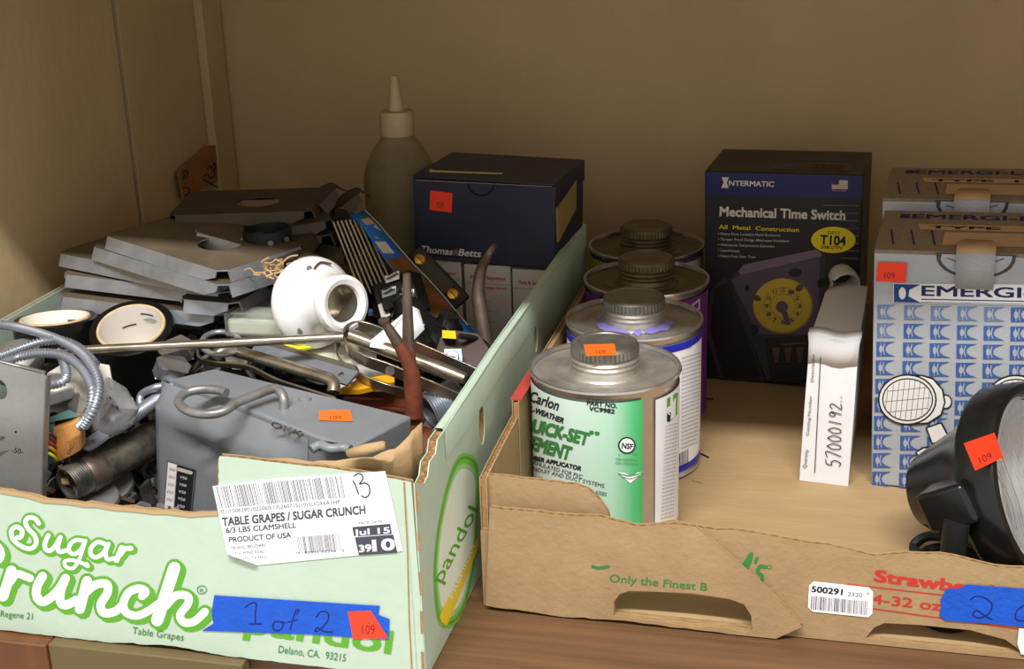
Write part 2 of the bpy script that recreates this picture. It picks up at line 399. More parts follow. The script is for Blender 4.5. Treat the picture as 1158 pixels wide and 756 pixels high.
# curled strip of torn liner over the low part of the rim
b = MB(); rows = []
run = ragged(left_top[1:], .008, .0008, 12)
for u, v in run: rows.append([gf.at(u, v - .001, .0008), gf.at(u, v + .0012, .0002), gf.at(u, v + .0006, -.003), gf.at(u, v - .001, -.006)])
b.grid(rows, 'kraft_in'); make('torn_rim', b, carton, label='torn brown cardboard rim')
d = Decal(gf)
zz = ZM(0, 570, 4.632)
d.zoom(0, 570, 4.632)
SUG = [([(205, 98), (185, 72), (150, 68), (135, 92), (150, 125), (185, 165), (190, 205), (160, 230), (110, 215), (70, 180), (62, 135), (90, 115), (118, 135), (112, 168), (92, 172)], 22),
 ([(255, 160), (238, 200), (240, 232), (265, 240), (292, 215), (318, 170)], 22), ([(318, 170), (305, 215), (312, 245), (345, 240)], 22),
 ([(440, 190), (400, 185), (368, 210), (365, 245), (392, 258), (425, 235), (448, 192)], 20), ([(450, 188), (435, 235), (415, 290), (385, 332), (348, 325), (340, 298), (375, 290), (420, 300), (462, 322), (455, 308)], 17),
 ([(560, 210), (515, 195), (480, 225), (478, 262), (508, 275), (545, 250), (566, 208)], 21), ([(570, 205), (555, 250), (565, 285), (600, 280)], 20),
 ([(640, 225), (612, 290)], 27), ([(632, 262), (655, 232), (688, 228)], 24)]
CRU = [([(-60, 220), (-30, 205), (0, 225), (12, 262), (0, 290)], 28), ([(-80, 240), (-110, 330), (-90, 420), (-30, 460)], 34),
 ([(62, 345), (38, 420), (18, 480)], 46), ([(60, 400), (90, 362), (135, 375), (160, 385)], 34),
 ([(225, 375), (196, 430), (195, 480), (225, 508), (275, 480), (320, 430), (345, 385)], 40), ([(345, 385), (320, 450), (318, 505), (345, 525), (400, 500)], 40),
 ([(458, 400), (420, 545)], 46), ([(440, 470), (500, 420), (560, 415), (565, 460), (530, 520), (545, 565), (600, 560), (640, 530)], 38),
 ([(745, 478), (765, 455), (730, 438), (675, 460), (648, 520), (665, 565), (720, 580), (780, 555), (830, 520)], 36),
 ([(915, 330), (825, 605)], 54), ([(870, 530), (925, 475), (985, 480), (985, 520), (945, 575), (965, 615), (1020, 610), (1075, 560)], 36)]
for S_, g in ((SUG, 24), (CRU, 30)):
    S_[:] = [(pts, w * (1.1 if S_ is SUG else 1.18)) for pts, w in S_]
    for pts, w in S_: d.stroke(pts, w + g, 'green', 5)
    for k in (1, 2):
        dd = (5 * k, 5 * k) if S_ is SUG else (8 * k, 7 * k)
        for pts, w in S_: d.stroke([(x + dd[0] , y + dd[1]) for x, y in pts], w + g - 3, 'green', 5)
d.up(2)
for S_ in (SUG, CRU):
    for pts, w in S_: d.stroke(pts, w, 'lilacwhite', 6)
d.up()
d.text('R', (1048, 455), (1068, 459), 18, 'dkgreen'); d.ell(1059, 445, 26, 23, 'dkgreen', inner=4)
d.text('Table Grapes', (693, 675), (962, 712), 38, 'dkgreen'); d.text('Autumn Regene 21', (-150, 573), (172, 600), 34, 'dkgreen')
d.pxmode()
# grower's name and town at the bottom
d.text('pandol', (277, 714), (441, 738), 26, 'green', .02); d.text('Delano, CA.  93215', (315, 737), (391, 747), 8.5, 'dkgreen')
d.make('printed_lettering', fp)
# folded corner: raw edges and slots
b = MB(); fl = Decal(gf, .0003)
fl.stroke([(457, 545), (461, 620), (463, 700), (466, 760)], 1.6, 'flute', smooth=False)
for (y0, y1, x) in ((552, 578, 472), (600, 622, 473), (646, 672, 475), (690, 716, 476), (736, 756, 477)): fl.poly([(x - 1, y0), (x + 2.2, y0 + 1), (x + 3, y1), (x, y1)], 'flute')
fl.make('corner_fold_slots', fp)
# shipping label
lab = Decal(gf, .0006)
LQ = [(241, 549), (300, 541), (436, 532), (456, 622), (292, 638), (258, 627)]
b = MB(); b.prism([gf.px(*p) for p in LQ], [], .0003, 'paper', gf.T(.0004))
b.hexa([gf.at(*gf.px(258, 627), .0004), gf.at(*gf.px(292, 638), .0004), gf.at(*gf.px(290, 633), .0042), gf.at(*gf.px(262, 622), .0044)] * 1 + [gf.at(*gf.px(258, 627), .0007), gf.at(*gf.px(292, 638), .0007), gf.at(*gf.px(290, 632.6), .0046), gf.at(*gf.px(262, 621.6), .0048)], 'paper')
lb = make('shipping_label', b, carton, label='white shipping label with barcodes')
d = Decal(gf, .00078).zoom(240, 530, 5.264)
d.barcode((15, 102), (775, 38), (800, 165), (48, 232), 'greyink', 130, 3, .42).barcode((505, 400), (755, 382), (768, 480), (522, 500), 'greyink', 50, 5, .42)
d.text('(01)10062901022060(13)260715(10)SUGR6A1HP', (48, 262), (765, 203), 24, 'greyink').text('TABLE GRAPES / SUGAR CRUNCH', (66, 335), (915, 262), 50, 'greyink', .03)
d.text('6/3 LBS CLAMSHELL', (86, 378), (503, 345), 32, 'greyink', .02).text('PRODUCT OF USA', (105, 433), (472, 404), 32, 'greyink', .02)
d.text('PANDOL BROTHERS', (118, 475), (322, 458), 19, 'greyink').text('33150 POND ROAD', (128, 508), (315, 494), 17, 'greyink').text('DELANO, CA 93215', (148, 538), (325, 526), 17, 'greyink')
d.text('PACK DATE', (875, 326), (1015, 314), 15, 'greyink')
d.text('0   52901 02206   5', (505, 503), (788, 488), 14, 'greyink')
d.quad((836, 342), (1062, 322), (1072, 382), (848, 398), 'greyink').quad((852, 403), (1080, 386), (1105, 494), (876, 510), 'greyink').up()
d.text('Jul 15', (848, 391), (1060, 376), 36, 'paper', .02).text('39', (880, 490), (950, 484), 42, 'paper', .03).text('10', (962, 484), (1088, 474), 68, 'paper', .03)
d.stroke([(842, 66), (858, 100), (874, 145)], 7, 'ink').stroke([(848, 38), (870, 24), (895, 32), (898, 60), (880, 84), (915, 80), (938, 100), (938, 145), (915, 165), (893, 155)], 7, 'ink')
d.make('label_printing', lb)
# blue tape with handwriting
b = MB(); tq = [(243, 672), (430, 684), (428, 694), (441, 699), (440, 722), (350, 716), (229, 712), (242, 704), (240, 690)]
b.prism([gf.px(*p) for p in tq], [], .0002, 'bluetape', gf.T(.0007)); tp = make('masking_tape', b, carton, label='blue masking tape marked 1 of 2')
d = Decal(gf, .00095).zoom(220, 500, 2.953)
d.stroke([(172, 548), (190, 535), (208, 535), (205, 570), (205, 602)], 5, 'penblue').stroke([(185, 604), (205, 603), (226, 603)], 5, 'penblue')
d.stroke([(290, 595), (268, 598), (266, 620), (285, 625), (298, 608), (290, 595), (305, 600)], 5, 'penblue').stroke([(345, 570), (350, 555), (340, 560), (330, 590), (322, 622)], 5, 'penblue').stroke([(312, 598), (328, 594), (345, 590)], 4, 'penblue')
d.stroke([(408, 580), (425, 562), (448, 568), (445, 595), (420, 622), (404, 628), (412, 616), (435, 628), (462, 630)], 5, 'penblue')
d.make('handwriting', tp)
sticker(gf, [(394, 690), (420, 689), (440, 720), (400, 721)], carton, ta=(.3, .68), h=.0011)
# right side panel, high, with a rounded torn front top corner and oval slots
p_sc = [gs.px(*p) for p in ((476, 547), (480, 546), (484, 538), (486, 522), (493, 512), (495, 497), (500, 490))]
GH_ = p_sc[-1][1]
GB = [(0, 0), (0, cnr[1])] + [(max(.0005, u), v) for u, v in p_sc[1:]]
side_top = p_sc[-1]
outer = GB + [(.2, GH - .001), (.33, GH), (.45, GH + .002), (GD, GH), (GD, 0)]
def ellpts(c, a, b_, rot=0, n=18): return [(c[0] + a * cos(2 * pi * i / n) * cos(rot) - b_ * sin(2 * pi * i / n) * sin(rot), c[1] + a * cos(2 * pi * i / n) * sin(rot) + b_ * sin(2 * pi * i / n) * cos(rot)) for i in range(n)]
h1 = gs.px(545, 480); h2 = gs.px(606, 383)
b = MB(); board(b, gs, outer[::-1], [ellpts(h1, .0075, .0145), ellpts(h2, .006, .011)], .006, 'mint', 'mint', top=GB[1:])
# folded smooth top of the side (double thickness)
rows = []
for i in range(31):
    u = side_top[0] + .004 + (GD - .004 - side_top[0]) * i / 30; z = GH_ + (GH + .001 - GH_) * i / 30 + .0006 * sin(u * 40)
    rows.append([gs.at(u, z - .02, .0003), gs.at(u, z - .001, .0004), gs.at(u, z + .0012, -.0012), gs.at(u, z + .0014, -.005), gs.at(u, z - .0005, -.0072), gs.at(u, z - .03, -.0074)])
b.grid(rows, 'mint'); sp = make('side_panel', b, carton)
b = MB(); cbx = lambda c0, c1, m_: b.hexa([G(*c0[:2], c0[2]), G(c1[0], c0[1], c0[2]), G(c1[0], c1[1], c0[2]), G(c0[0], c1[1], c0[2]), G(c0[0], c0[1], c1[2]), G(c1[0], c0[1], c1[2]), G(*c1), G(c0[0], c1[1], c1[2])], m_)
# oval emblem on the side
mat('oval_white', (228, 240, 226), .6, var=.06, scale=12); M['oval_white'] = MATS['oval_white']; M['ovalgreen'] = flat('oval_green', (120, 200, 80)); M['ovalgreen2'] = flat('oval_green_light', (168, 216, 140)); M['stripe'] = flat('stripe_yellow', (240, 214, 50))
d = Decal(gs, .0003).zoom(220, 500, 2.953)
O4 = [(905, 35), (940, 60), (948, 130), (945, 250), (935, 400), (905, 540), (870, 605), (835, 618), (810, 590), (798, 480), (800, 380), (815, 260), (845, 130), (875, 55)]
def shrink(p, k): cx = sum(q[0] for q in p) / len(p); cy = sum(q[1] for q in p) / len(p); return [(cx + (x - cx) * k, cy + (y - cy) * k) for x, y in p]
OS = [(p.x, p.y) for p in smooth_path(O4, 4, True)]
for k, m_ in ((1, 'ovalgreen'), (.965, 'green'), (.93, 'ovalgreen'), (.88, 'ovalgreen2'), (.82, 'oval_white')): d.poly(shrink(OS, k), m_).up()
d.poly([(945, 310), (946, 350), (840, 612), (822, 600), (815, 580)], 'stripe').up()
d.text('pandol', (822, 470), (945, 225), 38, 'green', .004).text('PREMIUM', (858, 520), (935, 345), 16, 'oval_white', .02)
d.make('printed_emblem', sp)
# left side, back, bottom, inner flap
gl = Plane(G(-GW, 0), GV, GU)
b = MB(); board(b, Plane(G(-GW + .006, 0), GV, GU), [(0, 0), (GD, 0), (GD, GH), (0, GH - .004)], [], .006, 'mint', 'mint'); make('side_panel', b, carton)
b = MB(); board(b, Plane(G(0, GD), GU, -GV), [(-GW, 0), (-.004, 0), (-.004, GH - .004), (-GW, GH - .004)], [], .005, 'kraft_in', 'mint'); make('back_panel', b, carton)
b = MB(); cbx((-GW + .006, .005, 0), (-.006, GD - .005, .004), 'kraft_in'); make('bottom_panel', b, carton)
fb = Plane(G(0, .010), GU, -GV)
b = MB(); rows = []; rf_ = random.Random(9)
path_ = [(-.085, .010, .131), (-.06, .012, .133), (-.035, .014, .136), (-.02, .018, .140), (-.012, .026, .144), (-.009, .036, .1475), (-.0075, .044, .1478)]
for i, q in enumerate(smooth_path(path_, 3)):
    u, v, z = q; j = .0012 * sin(i * 1.7)
    rows.append([G(u - .006, v + .012, .08), G(u - .001 + j, v + .003, z - .02), G(u + j, v - .001, z - .006), G(u - .001, v + .001 + j, z + rf_.uniform(-.0008, .0008))])
b.grid(rows, 'kraft_in')
a0, a1 = fb.at(*fb.px(397, 509), .004), fb.at(*fb.px(438, 498), .006); b.tube([a0, a0.lerp(a1, .5), a1], [.002, .0026, .002], 'kraft_in', 9)
a0, a1 = fb.at(*fb.px(290, 518), .004), fb.at(*fb.px(372, 524), .004); b.tube([a0, a0.lerp(a1, .5) + V((0, 0, .001)), a1], [.0012, .0022, .001], 'kraft', 7)
make('inner_flap', b, carton, solid=.0012, label='crumpled brown inner flap')

# ================================================================ right carton (strawberries)
RO = V((-.0245, .7555, 0)); RW, RD = .50, .50
RM = frame(RO, GU, (0, 0, 1))
def Rr(u, v, z=0): return RO + GU * u + GV * v + V((0, 0, z))
rc = thing('strawberry_carton', 'low brown corrugated strawberry carton with oval hand holes holding cans and boxes', 'box', RM)
rf = Plane(Rr(0, 0), GU, -GV)
main_top = pxrun(rf, [(545, 600), (680, 598), (760, 590), (800, 598), (840, 601), (897, 611), (934, 616), (960, 622), (989, 629), (1023, 626), (1063, 627), (1097, 634), (1126, 641), (1158, 643)])
main_top[0] = (0.0, .055); main_top[1] = (main_top[1][0], .056); eR = main_top[-1]
main_top.append((RW, eR[1]))
tz = ragged(main_top, .007, .0005, 21)
zb = ZM(840, 540, 3.5)
hz = lambda x, y: rf.px(*zb(x, y))
hole2 = [hz(*p) for p in ((484, 640), (520, 592), (560, 574), (700, 582), (900, 602), (1040, 640), (1085, 672), (1100, 740), (1000, 752), (900, 742), (800, 722), (700, 700), (490, 690))]
z5 = ZM(540, 540, 3.5); hh = lambda x, y: rf.px(*z5(x, y))
hole1m = [hh(*p) for p in ((545, 570), (545, 500), (580, 456), (700, 450), (1000, 478), (1095, 520), (1095, 590), (900, 580), (700, 572))]
b = MB(); board(b, rf, tz + [(RW, 0), (0, 0)], [[(u, max(.004, v)) for u, v in hole2], [(u, max(.004, v)) for u, v in hole1m]], .004, 'kraft', 'kraft_in', top=tz)
mp_ = make('front_panel', b, rc)
d = Decal(rf).pxmode()
d.zoom(840, 540, 3.5)
d.stroke([(-12, 372), (20, 320), (34, 300), (28, 330), (8, 372), (12, 386), (30, 380)], 15, 'dkgreen').stroke([(56, 318), (50, 334)], 13, 'dkgreen').stroke([(92, 352), (68, 350), (60, 372), (76, 388), (72, 412), (48, 416)], 15, 'dkgreen').ell(105, 352, 10, 9, 'dkgreen', inner=3)
d.text('Strawberries', (522, 408), (1085, 478), 46, 'red', .035).stroke([(415, 420), (1113, 500)], 5, 'red', smooth=False).stroke([(518, 517), (1090, 597)], 5, 'red', smooth=False)
d.text('4-32 oz clamshell', (510, 495), (1130, 562), 38, 'red', .015)
d.make('printed_lettering', mp_)
# outer flap with its own hand hole and a slanting end
of = Plane(Rr(0, -.0055), GU, -GV)
hq = lambda *p: of.px(*z5(*p))
oft = [hq(48, 118), (hq(200, 135)), hq(340, 150), hq(480, 155), hq(540, 172), hq(620, 192), hq(700, 190), hq(780, 186), hq(860, 196)]
ofr = [hq(960, 280), hq(1060, 370), hq(1130, 430), hq(1220, 520), hq(1285, 590)]
ofb = [hq(1180, 640), hq(1090, 632), hq(900, 605), hq(540, 562), hq(300, 545), hq(33, 505)]
oftr = ragged(oft, .006, .0006, 31); obr = [(u, max(v, .0005)) for u, v in ragged(ofb, .006, .0005, 32)]
hole1 = [hq(*p) for p in ((540, 545), (540, 490), (562, 460), (600, 447), (700, 450), (850, 457), (1000, 480), (1055, 500), (1083, 545), (1088, 600), (1060, 612), (975, 592), (850, 590), (700, 565))]
b = MB(); board(b, of, oftr + ofr + obr, [hole1], .0045, 'kraft', 'kraft_in', top=oftr)
oo = make('outer_flap', b, rc)
d = Decal(of).zoom(540, 540, 3.5)
d.text('Only the Finest B', (522, 410), (908, 446), 31, 'dkgreen', .012).stroke([(455, 350), (480, 356), (518, 350)], 12, 'dkgreen')
d.make('printed_lettering', oo)
b = MB(); cp_ = Plane(Rr(0, 0.006), GU, -GV)
ct = pxrun(cp_, [(545, 537), (580, 540), (620, 545), (650, 548), (665, 553), (678, 565), (688, 580), (690, 592)])
ct = [(0.0, ct[0][1])] + ct[1:]; ctr = ragged(ct, .005, .0005, 33)
board(b, cp_, ctr + [(ct[-1][0], 0), (0, 0)], [], .004, 'kraft', 'kraft_in', top=ctr); make('corner_panel', b, rc)
ls = Plane(Rr(0, 0), GV, GU)       # left wall, outer face towards the grape carton
lt = [(0.0, .088), (.06, .093), (.10, .098), (.135, .100)]
ltp = pxrun(ls, [(546, 533), (556, 512), (566, 493), (580, 467)]); lt = [(0.002, ltp[0][1])] + ltp[1:]
ltr = ragged(lt, .005, .0004, 35)
b = MB(); board(b, Plane(Rr(.005, 0), GV, GU), ltr + [(lt[-1][0], 0), (0.002, 0)], [], .005, 'kraft_in', 'kraft', top=ltr); make('side_panel', b, rc)
e_ = lt[-1]
b = MB(); zs = ls.px(580, 449)[1]
board(b, Plane(Rr(.006, 0), GV, GU), [(e_[0] - .006, .0), (e_[0] - .006, zs), (RD, zs + .002), (RD, 0)][::-1], [], .005, 'kraft_in', 'kraft')
b.hexa([Rr(-.0005, e_[0] - .004, zs), Rr(.0075, e_[0] - .004, zs), Rr(.0075, e_[0] + .07, zs), Rr(-.0005, e_[0] + .07, zs)] + [Rr(-.0005, e_[0] - .004, zs + .001), Rr(.0075, e_[0] - .004, zs + .001), Rr(.0075, e_[0] + .07, zs + .0015), Rr(-.0005, e_[0] + .07, zs + .0015)], 'redtape')
make('side_panel', b, rc, label='raised rear side wall edged in red')
b = MB(); b.hexa([Rr(.004, .004, 0), Rr(RW, .004, 0), Rr(RW, RD, 0), Rr(.004, RD, 0), Rr(.004, .004, .004), Rr(RW, .004, .004), Rr(RW, RD, .004), Rr(.004, RD, .004)], 'kraft_in')
bp_ = make('bottom_panel', b, rc)
d = Decal(Plane(Rr(0, 0, .0042), GU, (0, 0, 1)), .0001).pxmode().stroke([(780, 514), (792, 513), (801, 517)], 2, 'crack').stroke([(783, 543), (794, 546)], 1.5, 'flute').stroke([(772, 449), (806, 451)], 2, 'crack', smooth=False); o_ = d.make('slits', bp_); o_['kind'] = 'stuff'
b = MB(); b.hexa([Rr(.004, RD - .004, .004), Rr(RW, RD - .004, .004), Rr(RW, RD, .004), Rr(.004, RD, .004), Rr(.004, RD - .004, .06), Rr(RW, RD - .004, .06), Rr(RW, RD, .06), Rr(.004, RD, .06)], 'kraft_in')
make('back_panel', b, rc)
b = MB(); b.hexa([Rr(RW - .004, .004, .004), Rr(RW, .004, .004), Rr(RW, RD - .005, .004), Rr(RW - .004, RD - .005, .004), Rr(RW - .004, .004, .055), Rr(RW, .004, .055), Rr(RW, RD - .005, .06), Rr(RW - .004, RD - .005, .06)], 'kraft_in')
make('side_panel', b, rc)
# label, tape, thin white sticker on the main panel
zc = lambda x, y: zb(x, y)
b = MB(); q = [(262, 425), (280, 408), (500, 432), (516, 450), (513, 535), (498, 550), (275, 527), (258, 510)]
b.prism([rf.px(*zb(*p)) for p in q], [], .0003, 'paper', rf.T(.0004)); o = make('barcode_label', b, rc, label='white barcode label 500291')
d = Decal(rf, .00078).zoom(840, 540, 3.5)
d.text('500291', (272, 448), (393, 461), 24, 'ink', .03).text('2320', (415, 464), (472, 470), 16, 'greyink').text('A', (489, 460), (501, 461), 11, 'greyink')
d.barcode((272, 464), (494, 487), (491, 540), (269, 517), 'ink', 62, 9, .5); d.make('label_printing', o)
b = MB(); q = [(805, 437), (860, 434), (885, 418), (1180, 440), (1180, 592), (1010, 575), (800, 560), (778, 540), (785, 500), (782, 480)]
b.prism([rf.px(*zb(*p)) for p in q], [], .0003, 'bluetape', rf.T(.0009)); o = make('masking_tape', b, rc, label='blue masking tape marked 2 o')
d = Decal(rf, .00126).zoom(840, 540, 3.5)
d.stroke([(900, 478), (920, 465), (955, 470), (985, 495), (975, 530), (940, 550), (910, 540), (925, 520), (955, 540), (985, 556)], 6, 'penblue').stroke([(1113, 500), (1085, 520), (1078, 550), (1098, 562), (1125, 555), (1130, 520), (1113, 500)], 6, 'penblue')
d.make('handwriting', o)
b = MB(); b.prism([rf.px(*zb(*p)) for p in [(1092, 590), (1180, 598), (1180, 700), (1100, 692), (1085, 650)]], [], .0003, 'paper', rf.T(.0014)); make('paper_sticker', b, rc)
# ================================================================ cans of solvent cement
M['knurl'] = mat('cap_metal', (150, 148, 142), .42, .75, var=.2, scale=50, dirt=(96, 88, 74), damt=.6, dscale=40)
M['darktin'] = mat('dull_tin', (128, 116, 92), .45, .7, var=.2, scale=50, dirt=(84, 70, 48), damt=.8, dscale=30)
def ramp_label(name, stops, rough=.45):
    m = bpy.data.materials.new(name); m.use_nodes = True; nt = m.node_tree; b_ = nt.nodes['Principled BSDF']
    tc = nt.nodes.new('ShaderNodeTexCoord'); g = nt.nodes.new('ShaderNodeTexGradient'); g.gradient_type = 'RADIAL'; r = nt.nodes.new('ShaderNodeValToRGB')
    nt.links.new(tc.outputs['Object'], g.inputs[0]); nt.links.new(g.outputs[0], r.inputs[0]); nt.links.new(r.outputs[0], b_.inputs['Base Color'])
    e = r.color_ramp.elements; e[0].position, e[0].color = stops[0][0], srgb(stops[0][1]); e[1].position, e[1].color = stops[-1][0], srgb(stops[-1][1])
    for p, c_ in stops[1:-1]: q = e.new(p); q.color = srgb(c_)
    b_.inputs['Roughness'].default_value = rough
    MATS[name] = m; return m
def make_can(x, y, label, lid='tin', capm='knurl', bodym='tinbright', R=.0525, H=.1207, z0=.0042, capr=.0225, captop='knurl'):
    Mx = Matrix.Translation(V((x, y, z0))); t = thing('cement_can', label, 'can', Mx, 'metal cans of solvent cement')
    b = MB(); b.lathe([(R - .003, 0), (R, .0008), (R + .0012, .002), (R + .0008, .0035), (R - .0005, .005), (R - .0008, H - .006), (R + .0004, H - .004), (R + .0015, H - .0015), (R + .001, H), (R - .0006, H - .0002), (R - .0015, H - .003)], bodym, 64, Mx, (True, False)); make('body', b, t)
    b = MB(); pr = [(R - .0014, H - .0034), (R - .004, H - .0042), (R - .006, H - .0036), (R - .0075, H - .0042), (R - .016, H - .004), (R - .0172, H - .0034), (R - .019, H - .0042), (.0275, H - .0042), (.0268, H - .003), (.0245, H - .002)]
    b.lathe(pr, lid, 64, Mx, (False, False)); 
    b.lathe([(.0245, H - .002), (.0236, H + .001), (.0246, H + .003), (.0232, H + .0045), (.0244, H + .0065), (.0232, H + .008), (.0236, H + .010)], lid, 48, Mx, (False, True)); make('lid', b, t)
    b = MB(); n = 96; rows = []
    for z, r_, k in ((H + .0085, capr + .0008, 0), (H + .010, capr + .0012, 1), (H + .0155, capr + .0010, 1), (H + .0170, capr + .0004, 0), (H + .0178, capr - .0008, 0), (H + .0178, capr - .004, 0), (H + .0172, capr - .0045, 0), (H + .0172, .008, 0), (H + .0175, .0076, 0), (H + .0175, .0001, 0)):
        rows.append([Mx @ V(((r_ + (.0006 if (j % 2 and k) else 0)) * cos(2 * pi * j / n), (r_ + (.0006 if (j % 2 and k) else 0)) * sin(2 * pi * j / n), z)) for j in range(n)])
    b.grid(rows, capm, True); cp = make('cap', b, t, smooth=28)
    return t, Mx, cp
def wrap(b, Mx, R, z0, z1, a0, a1, m, n=40):   # angles in degrees, 0 = towards the camera (-y), positive to the right
    rows = []
    for z in (z0, z1): rows.append([Mx @ V((sin(radians(a0 + (a1 - a0) * i / n)) * R, -cos(radians(a0 + (a1 - a0) * i / n)) * R, z)) for i in range(n + 1)])
    b.grid(rows, m)
# 1: green cement can
C1 = (.0648, .8645)
t1, M1, cap1 = make_can(*C1, 'green and pale mint quart can of cement in the front corner of the brown carton', captop='rusty')
RB = .0525
M['can_label'] = ramp_label('can_label', [(.0, (40, 164, 84)), (.44, (40, 164, 84)), (.5, (60, 180, 100)), (.62, (168, 214, 190)), (.72, (206, 224, 216)), (1.0, (214, 226, 220))])
cy1 = Cyl(M1.translation, RB + .0002)
ang = lambda x, y, c=None: degrees_((c or cy1).px(x, y)[0] / RB)
def degrees_(a): return a * 180 / pi
aR = ang(727, 500); a2 = ang(737, 520); a3 = ang(741, 520)
# radial gradient runs 0..1 around from +x; front (-y) is .75
m_ = MATS['can_label']; el = m_.node_tree.nodes['Color Ramp'].color_ramp.elements
def fr(a): return .25 + a / 360.0
pos = [0.0, .3, 0, 0, 0, 1]
zt = .1207 - .0075
b = MB(); wrap(b, M1, RB + .0001, .006, zt, -150, aR, m_, 64); lb1 = make('paper_label', b, t1, label='mint to green paper label')
e = el; tgt = [(0.0, (214, 226, 220)), (fr(-30), (206, 226, 216)), (fr(0), (178, 218, 196)), (fr(16), (92, 192, 128)), (fr(28), (44, 164, 88))]
while len(e) > 2: e.remove(e[1])
e[0].position, e[0].color = 0.0, srgb((214, 226, 220)); e[1].position, e[1].color = fr(30), srgb((42, 166, 88))
for p, c_ in tgt[1:-1]: q = e.new(p); q.color = srgb(c_)
b = MB(); wrap(b, M1, RB + .0001, .006, zt - .003, a3, 170, 'paper', 50); wl = make('back_label', b, t1, label='white instruction label')
d = Decal(cy1, .0003).zoom(590, 430, 4.447)
K_ = 'ink'
d.text('Carlon', (36, 100), (180, 150), 52, K_, .02, arc=0).text('PART NO.', (328, 122), (478, 138), 22, K_, .03).text('VC9982', (338, 150), (465, 166), 22, K_, .03)
d.text('ALL-WEATHER', (5, 138), (208, 215), 27, K_, .04)
d.text('QUICK-SET', (-3, 240), (328, 324), 62, 'dkgreen', .05).text('”', (338, 300), (382, 306), 50, 'dkgreen', .03)
d.text('CEMENT', (2, 330), (238, 397), 66, 'dkgreen', .05)
d.text('DAUBER APPLICATOR', (2, 385), (298, 452), 22, K_, .04)
d.text('FORMULATED FOR PVC', (24, 412), (305, 492), 20, K_, .0).text('CONDUIT AND DUCT SYSTEMS.', (14, 440), (418, 540), 20, K_, .0).text('FOR USE WITH ALL SIZES AND CLASSES', (20, 485), (425, 580), 18, K_)
d.ell(528, 325, 44, 42, K_).up().ell(528, 325, 36, 35, 'paper').up().text('NSF', (502, 338), (556, 344), 27, K_, .03)
d.text('C', (483, 376), (494, 378), 10, 'dkgreen').text('US', (556, 372), (578, 374), 11, 'dkgreen').text('CSA C22.2/11.1', (472, 398), (580, 404), 12, 'dkgreen').text('CSA C22.2/11.3', (472, 418), (580, 424), 12, 'dkgreen')
d.poly([(484, 462), (612, 460), (545, 515)], 'paper').up().stroke([(486, 466), (540, 476), (608, 462)], 4, 'dkgreen').stroke([(500, 480), (545, 492), (590, 476)], 3, 'dkgreen')
d.make('label_printing', lb1)
d = Decal(cy1, .0003).zoom(590, 430, 4.447)
d.poly([(730, 90), (775, 62), (783, 60), (780, 170), (750, 200), (728, 205)], 'green').up().ell(741, 150, 13, 22, 'paper').poly([(730, 165), (748, 158), (745, 205), (730, 208)], K_)
for i in range(26):
    y = 222 + i * 18.5; d.text('solvent welding of rigid pvc pipe', (722 - i * .9, y + 12), (782 - i * .8, y - 6), 8, 'greyink')
d.make('label_printing', wl)
# orange sticker on its cap
pc = Plane(M1 @ V((0, 0, .1207 + .0178)), (1, 0, 0), (0, 0, 1))
sticker(pc, [(660, 390), (695, 389), (697, 402), (663, 403)], t1, m='orange', ta=(.35, .65), h=.0004)
# 2: blue and white can
C2 = (.0955, .968); t2, M2, cap2 = make_can(*C2, 'white labelled quart can with blue bands and purple drips around its cap', captop='tin')
cy2 = Cyl(M2.translation, RB + .0002); M['royal'] = flat('royal_blue', (36, 40, 176), .4); M['drip'] = flat('purple_drip', (150, 140, 226), .35)
b = MB(); wrap(b, M2, RB + .0001, .006, zt, -170, 170, 'paper', 80); l2 = make('paper_label', b, t2)
b = MB(); wrap(b, M2, RB + .0003, zt - .006, zt, -170, 170, 'royal', 80); make('blue_band', b, l2)
b = MB(); wrap(b, M2, RB + .0003, .006, .0115, -170, 170, 'royal', 80); make('blue_band', b, l2)
d = Decal(cy2, .0003).pxmode()
for i in range(24):
    y = 404 + i * 4.4; d.text('primer and cement directions for use on', (771, y + 2), (793 - i * .22, y - 5), 2.4, 'greyink')
d.text('MODO DE USO', (758, 399), (782, 393), 4, 'royal').barcode((765, 514), (778, 507), (778, 524), (766, 530), 'ink', 12, 4)
d.make('label_printing', l2)
b = MB(); rr = random.Random(4)
pts = []
for i in range(40):
    a = 2 * pi * i / 40; r_ = .028 + rr.uniform(-.002, .004) + (.006 if 20 < i < 40 and i % 5 == 0 else 0); pts.append(M2 @ V((r_ * cos(a), r_ * sin(a), .1207 - .0038)))
c_ = len(pts); b.add(pts + [M2 @ V((.022 * cos(2 * pi * i / 40), .022 * sin(2 * pi * i / 40), .1207 - .0012)) for i in range(40)], [(i, (i + 1) % 40, (i + 1) % 40 + 40, i + 40) for i in range(40)], 'drip')
make('purple_drip', b, t2)
# 3: purple can, 4: yellow and white can
M['purple'] = flat('purple_label', (110, 44, 140), .5); M['yelgreen'] = flat('yellow_green_label', (150, 150, 60), .5); M['greypaper'] = flat('grey_paper', (200, 196, 186), .6)
C3 = (.1165, 1.073); t3, M3, cap3 = make_can(*C3, 'purple labelled quart can, third from the front with dull brown lid', lid='darktin', capm='darktin')
b = MB(); wrap(b, M3, RB + .0001, .006, zt, -170, 170, 'purple', 80); l3 = make('paper_label', b, t3)
cy3 = Cyl(M3.translation, RB + .0002); d = Decal(cy3, .0003); d.poly([(782, 344), (791, 337), (791, 350), (783, 352)], 'greypaper').up().poly([(784, 345.5), (789.5, 340.5), (789.5, 348), (785, 349.5)], 'purple'); d.make('label_printing', l3)
C4 = (.128, 1.179); t4, M4, cap4 = make_can(*C4, 'rearmost quart can with yellow green and white label against back wall', lid='darktin', capm='darktin')
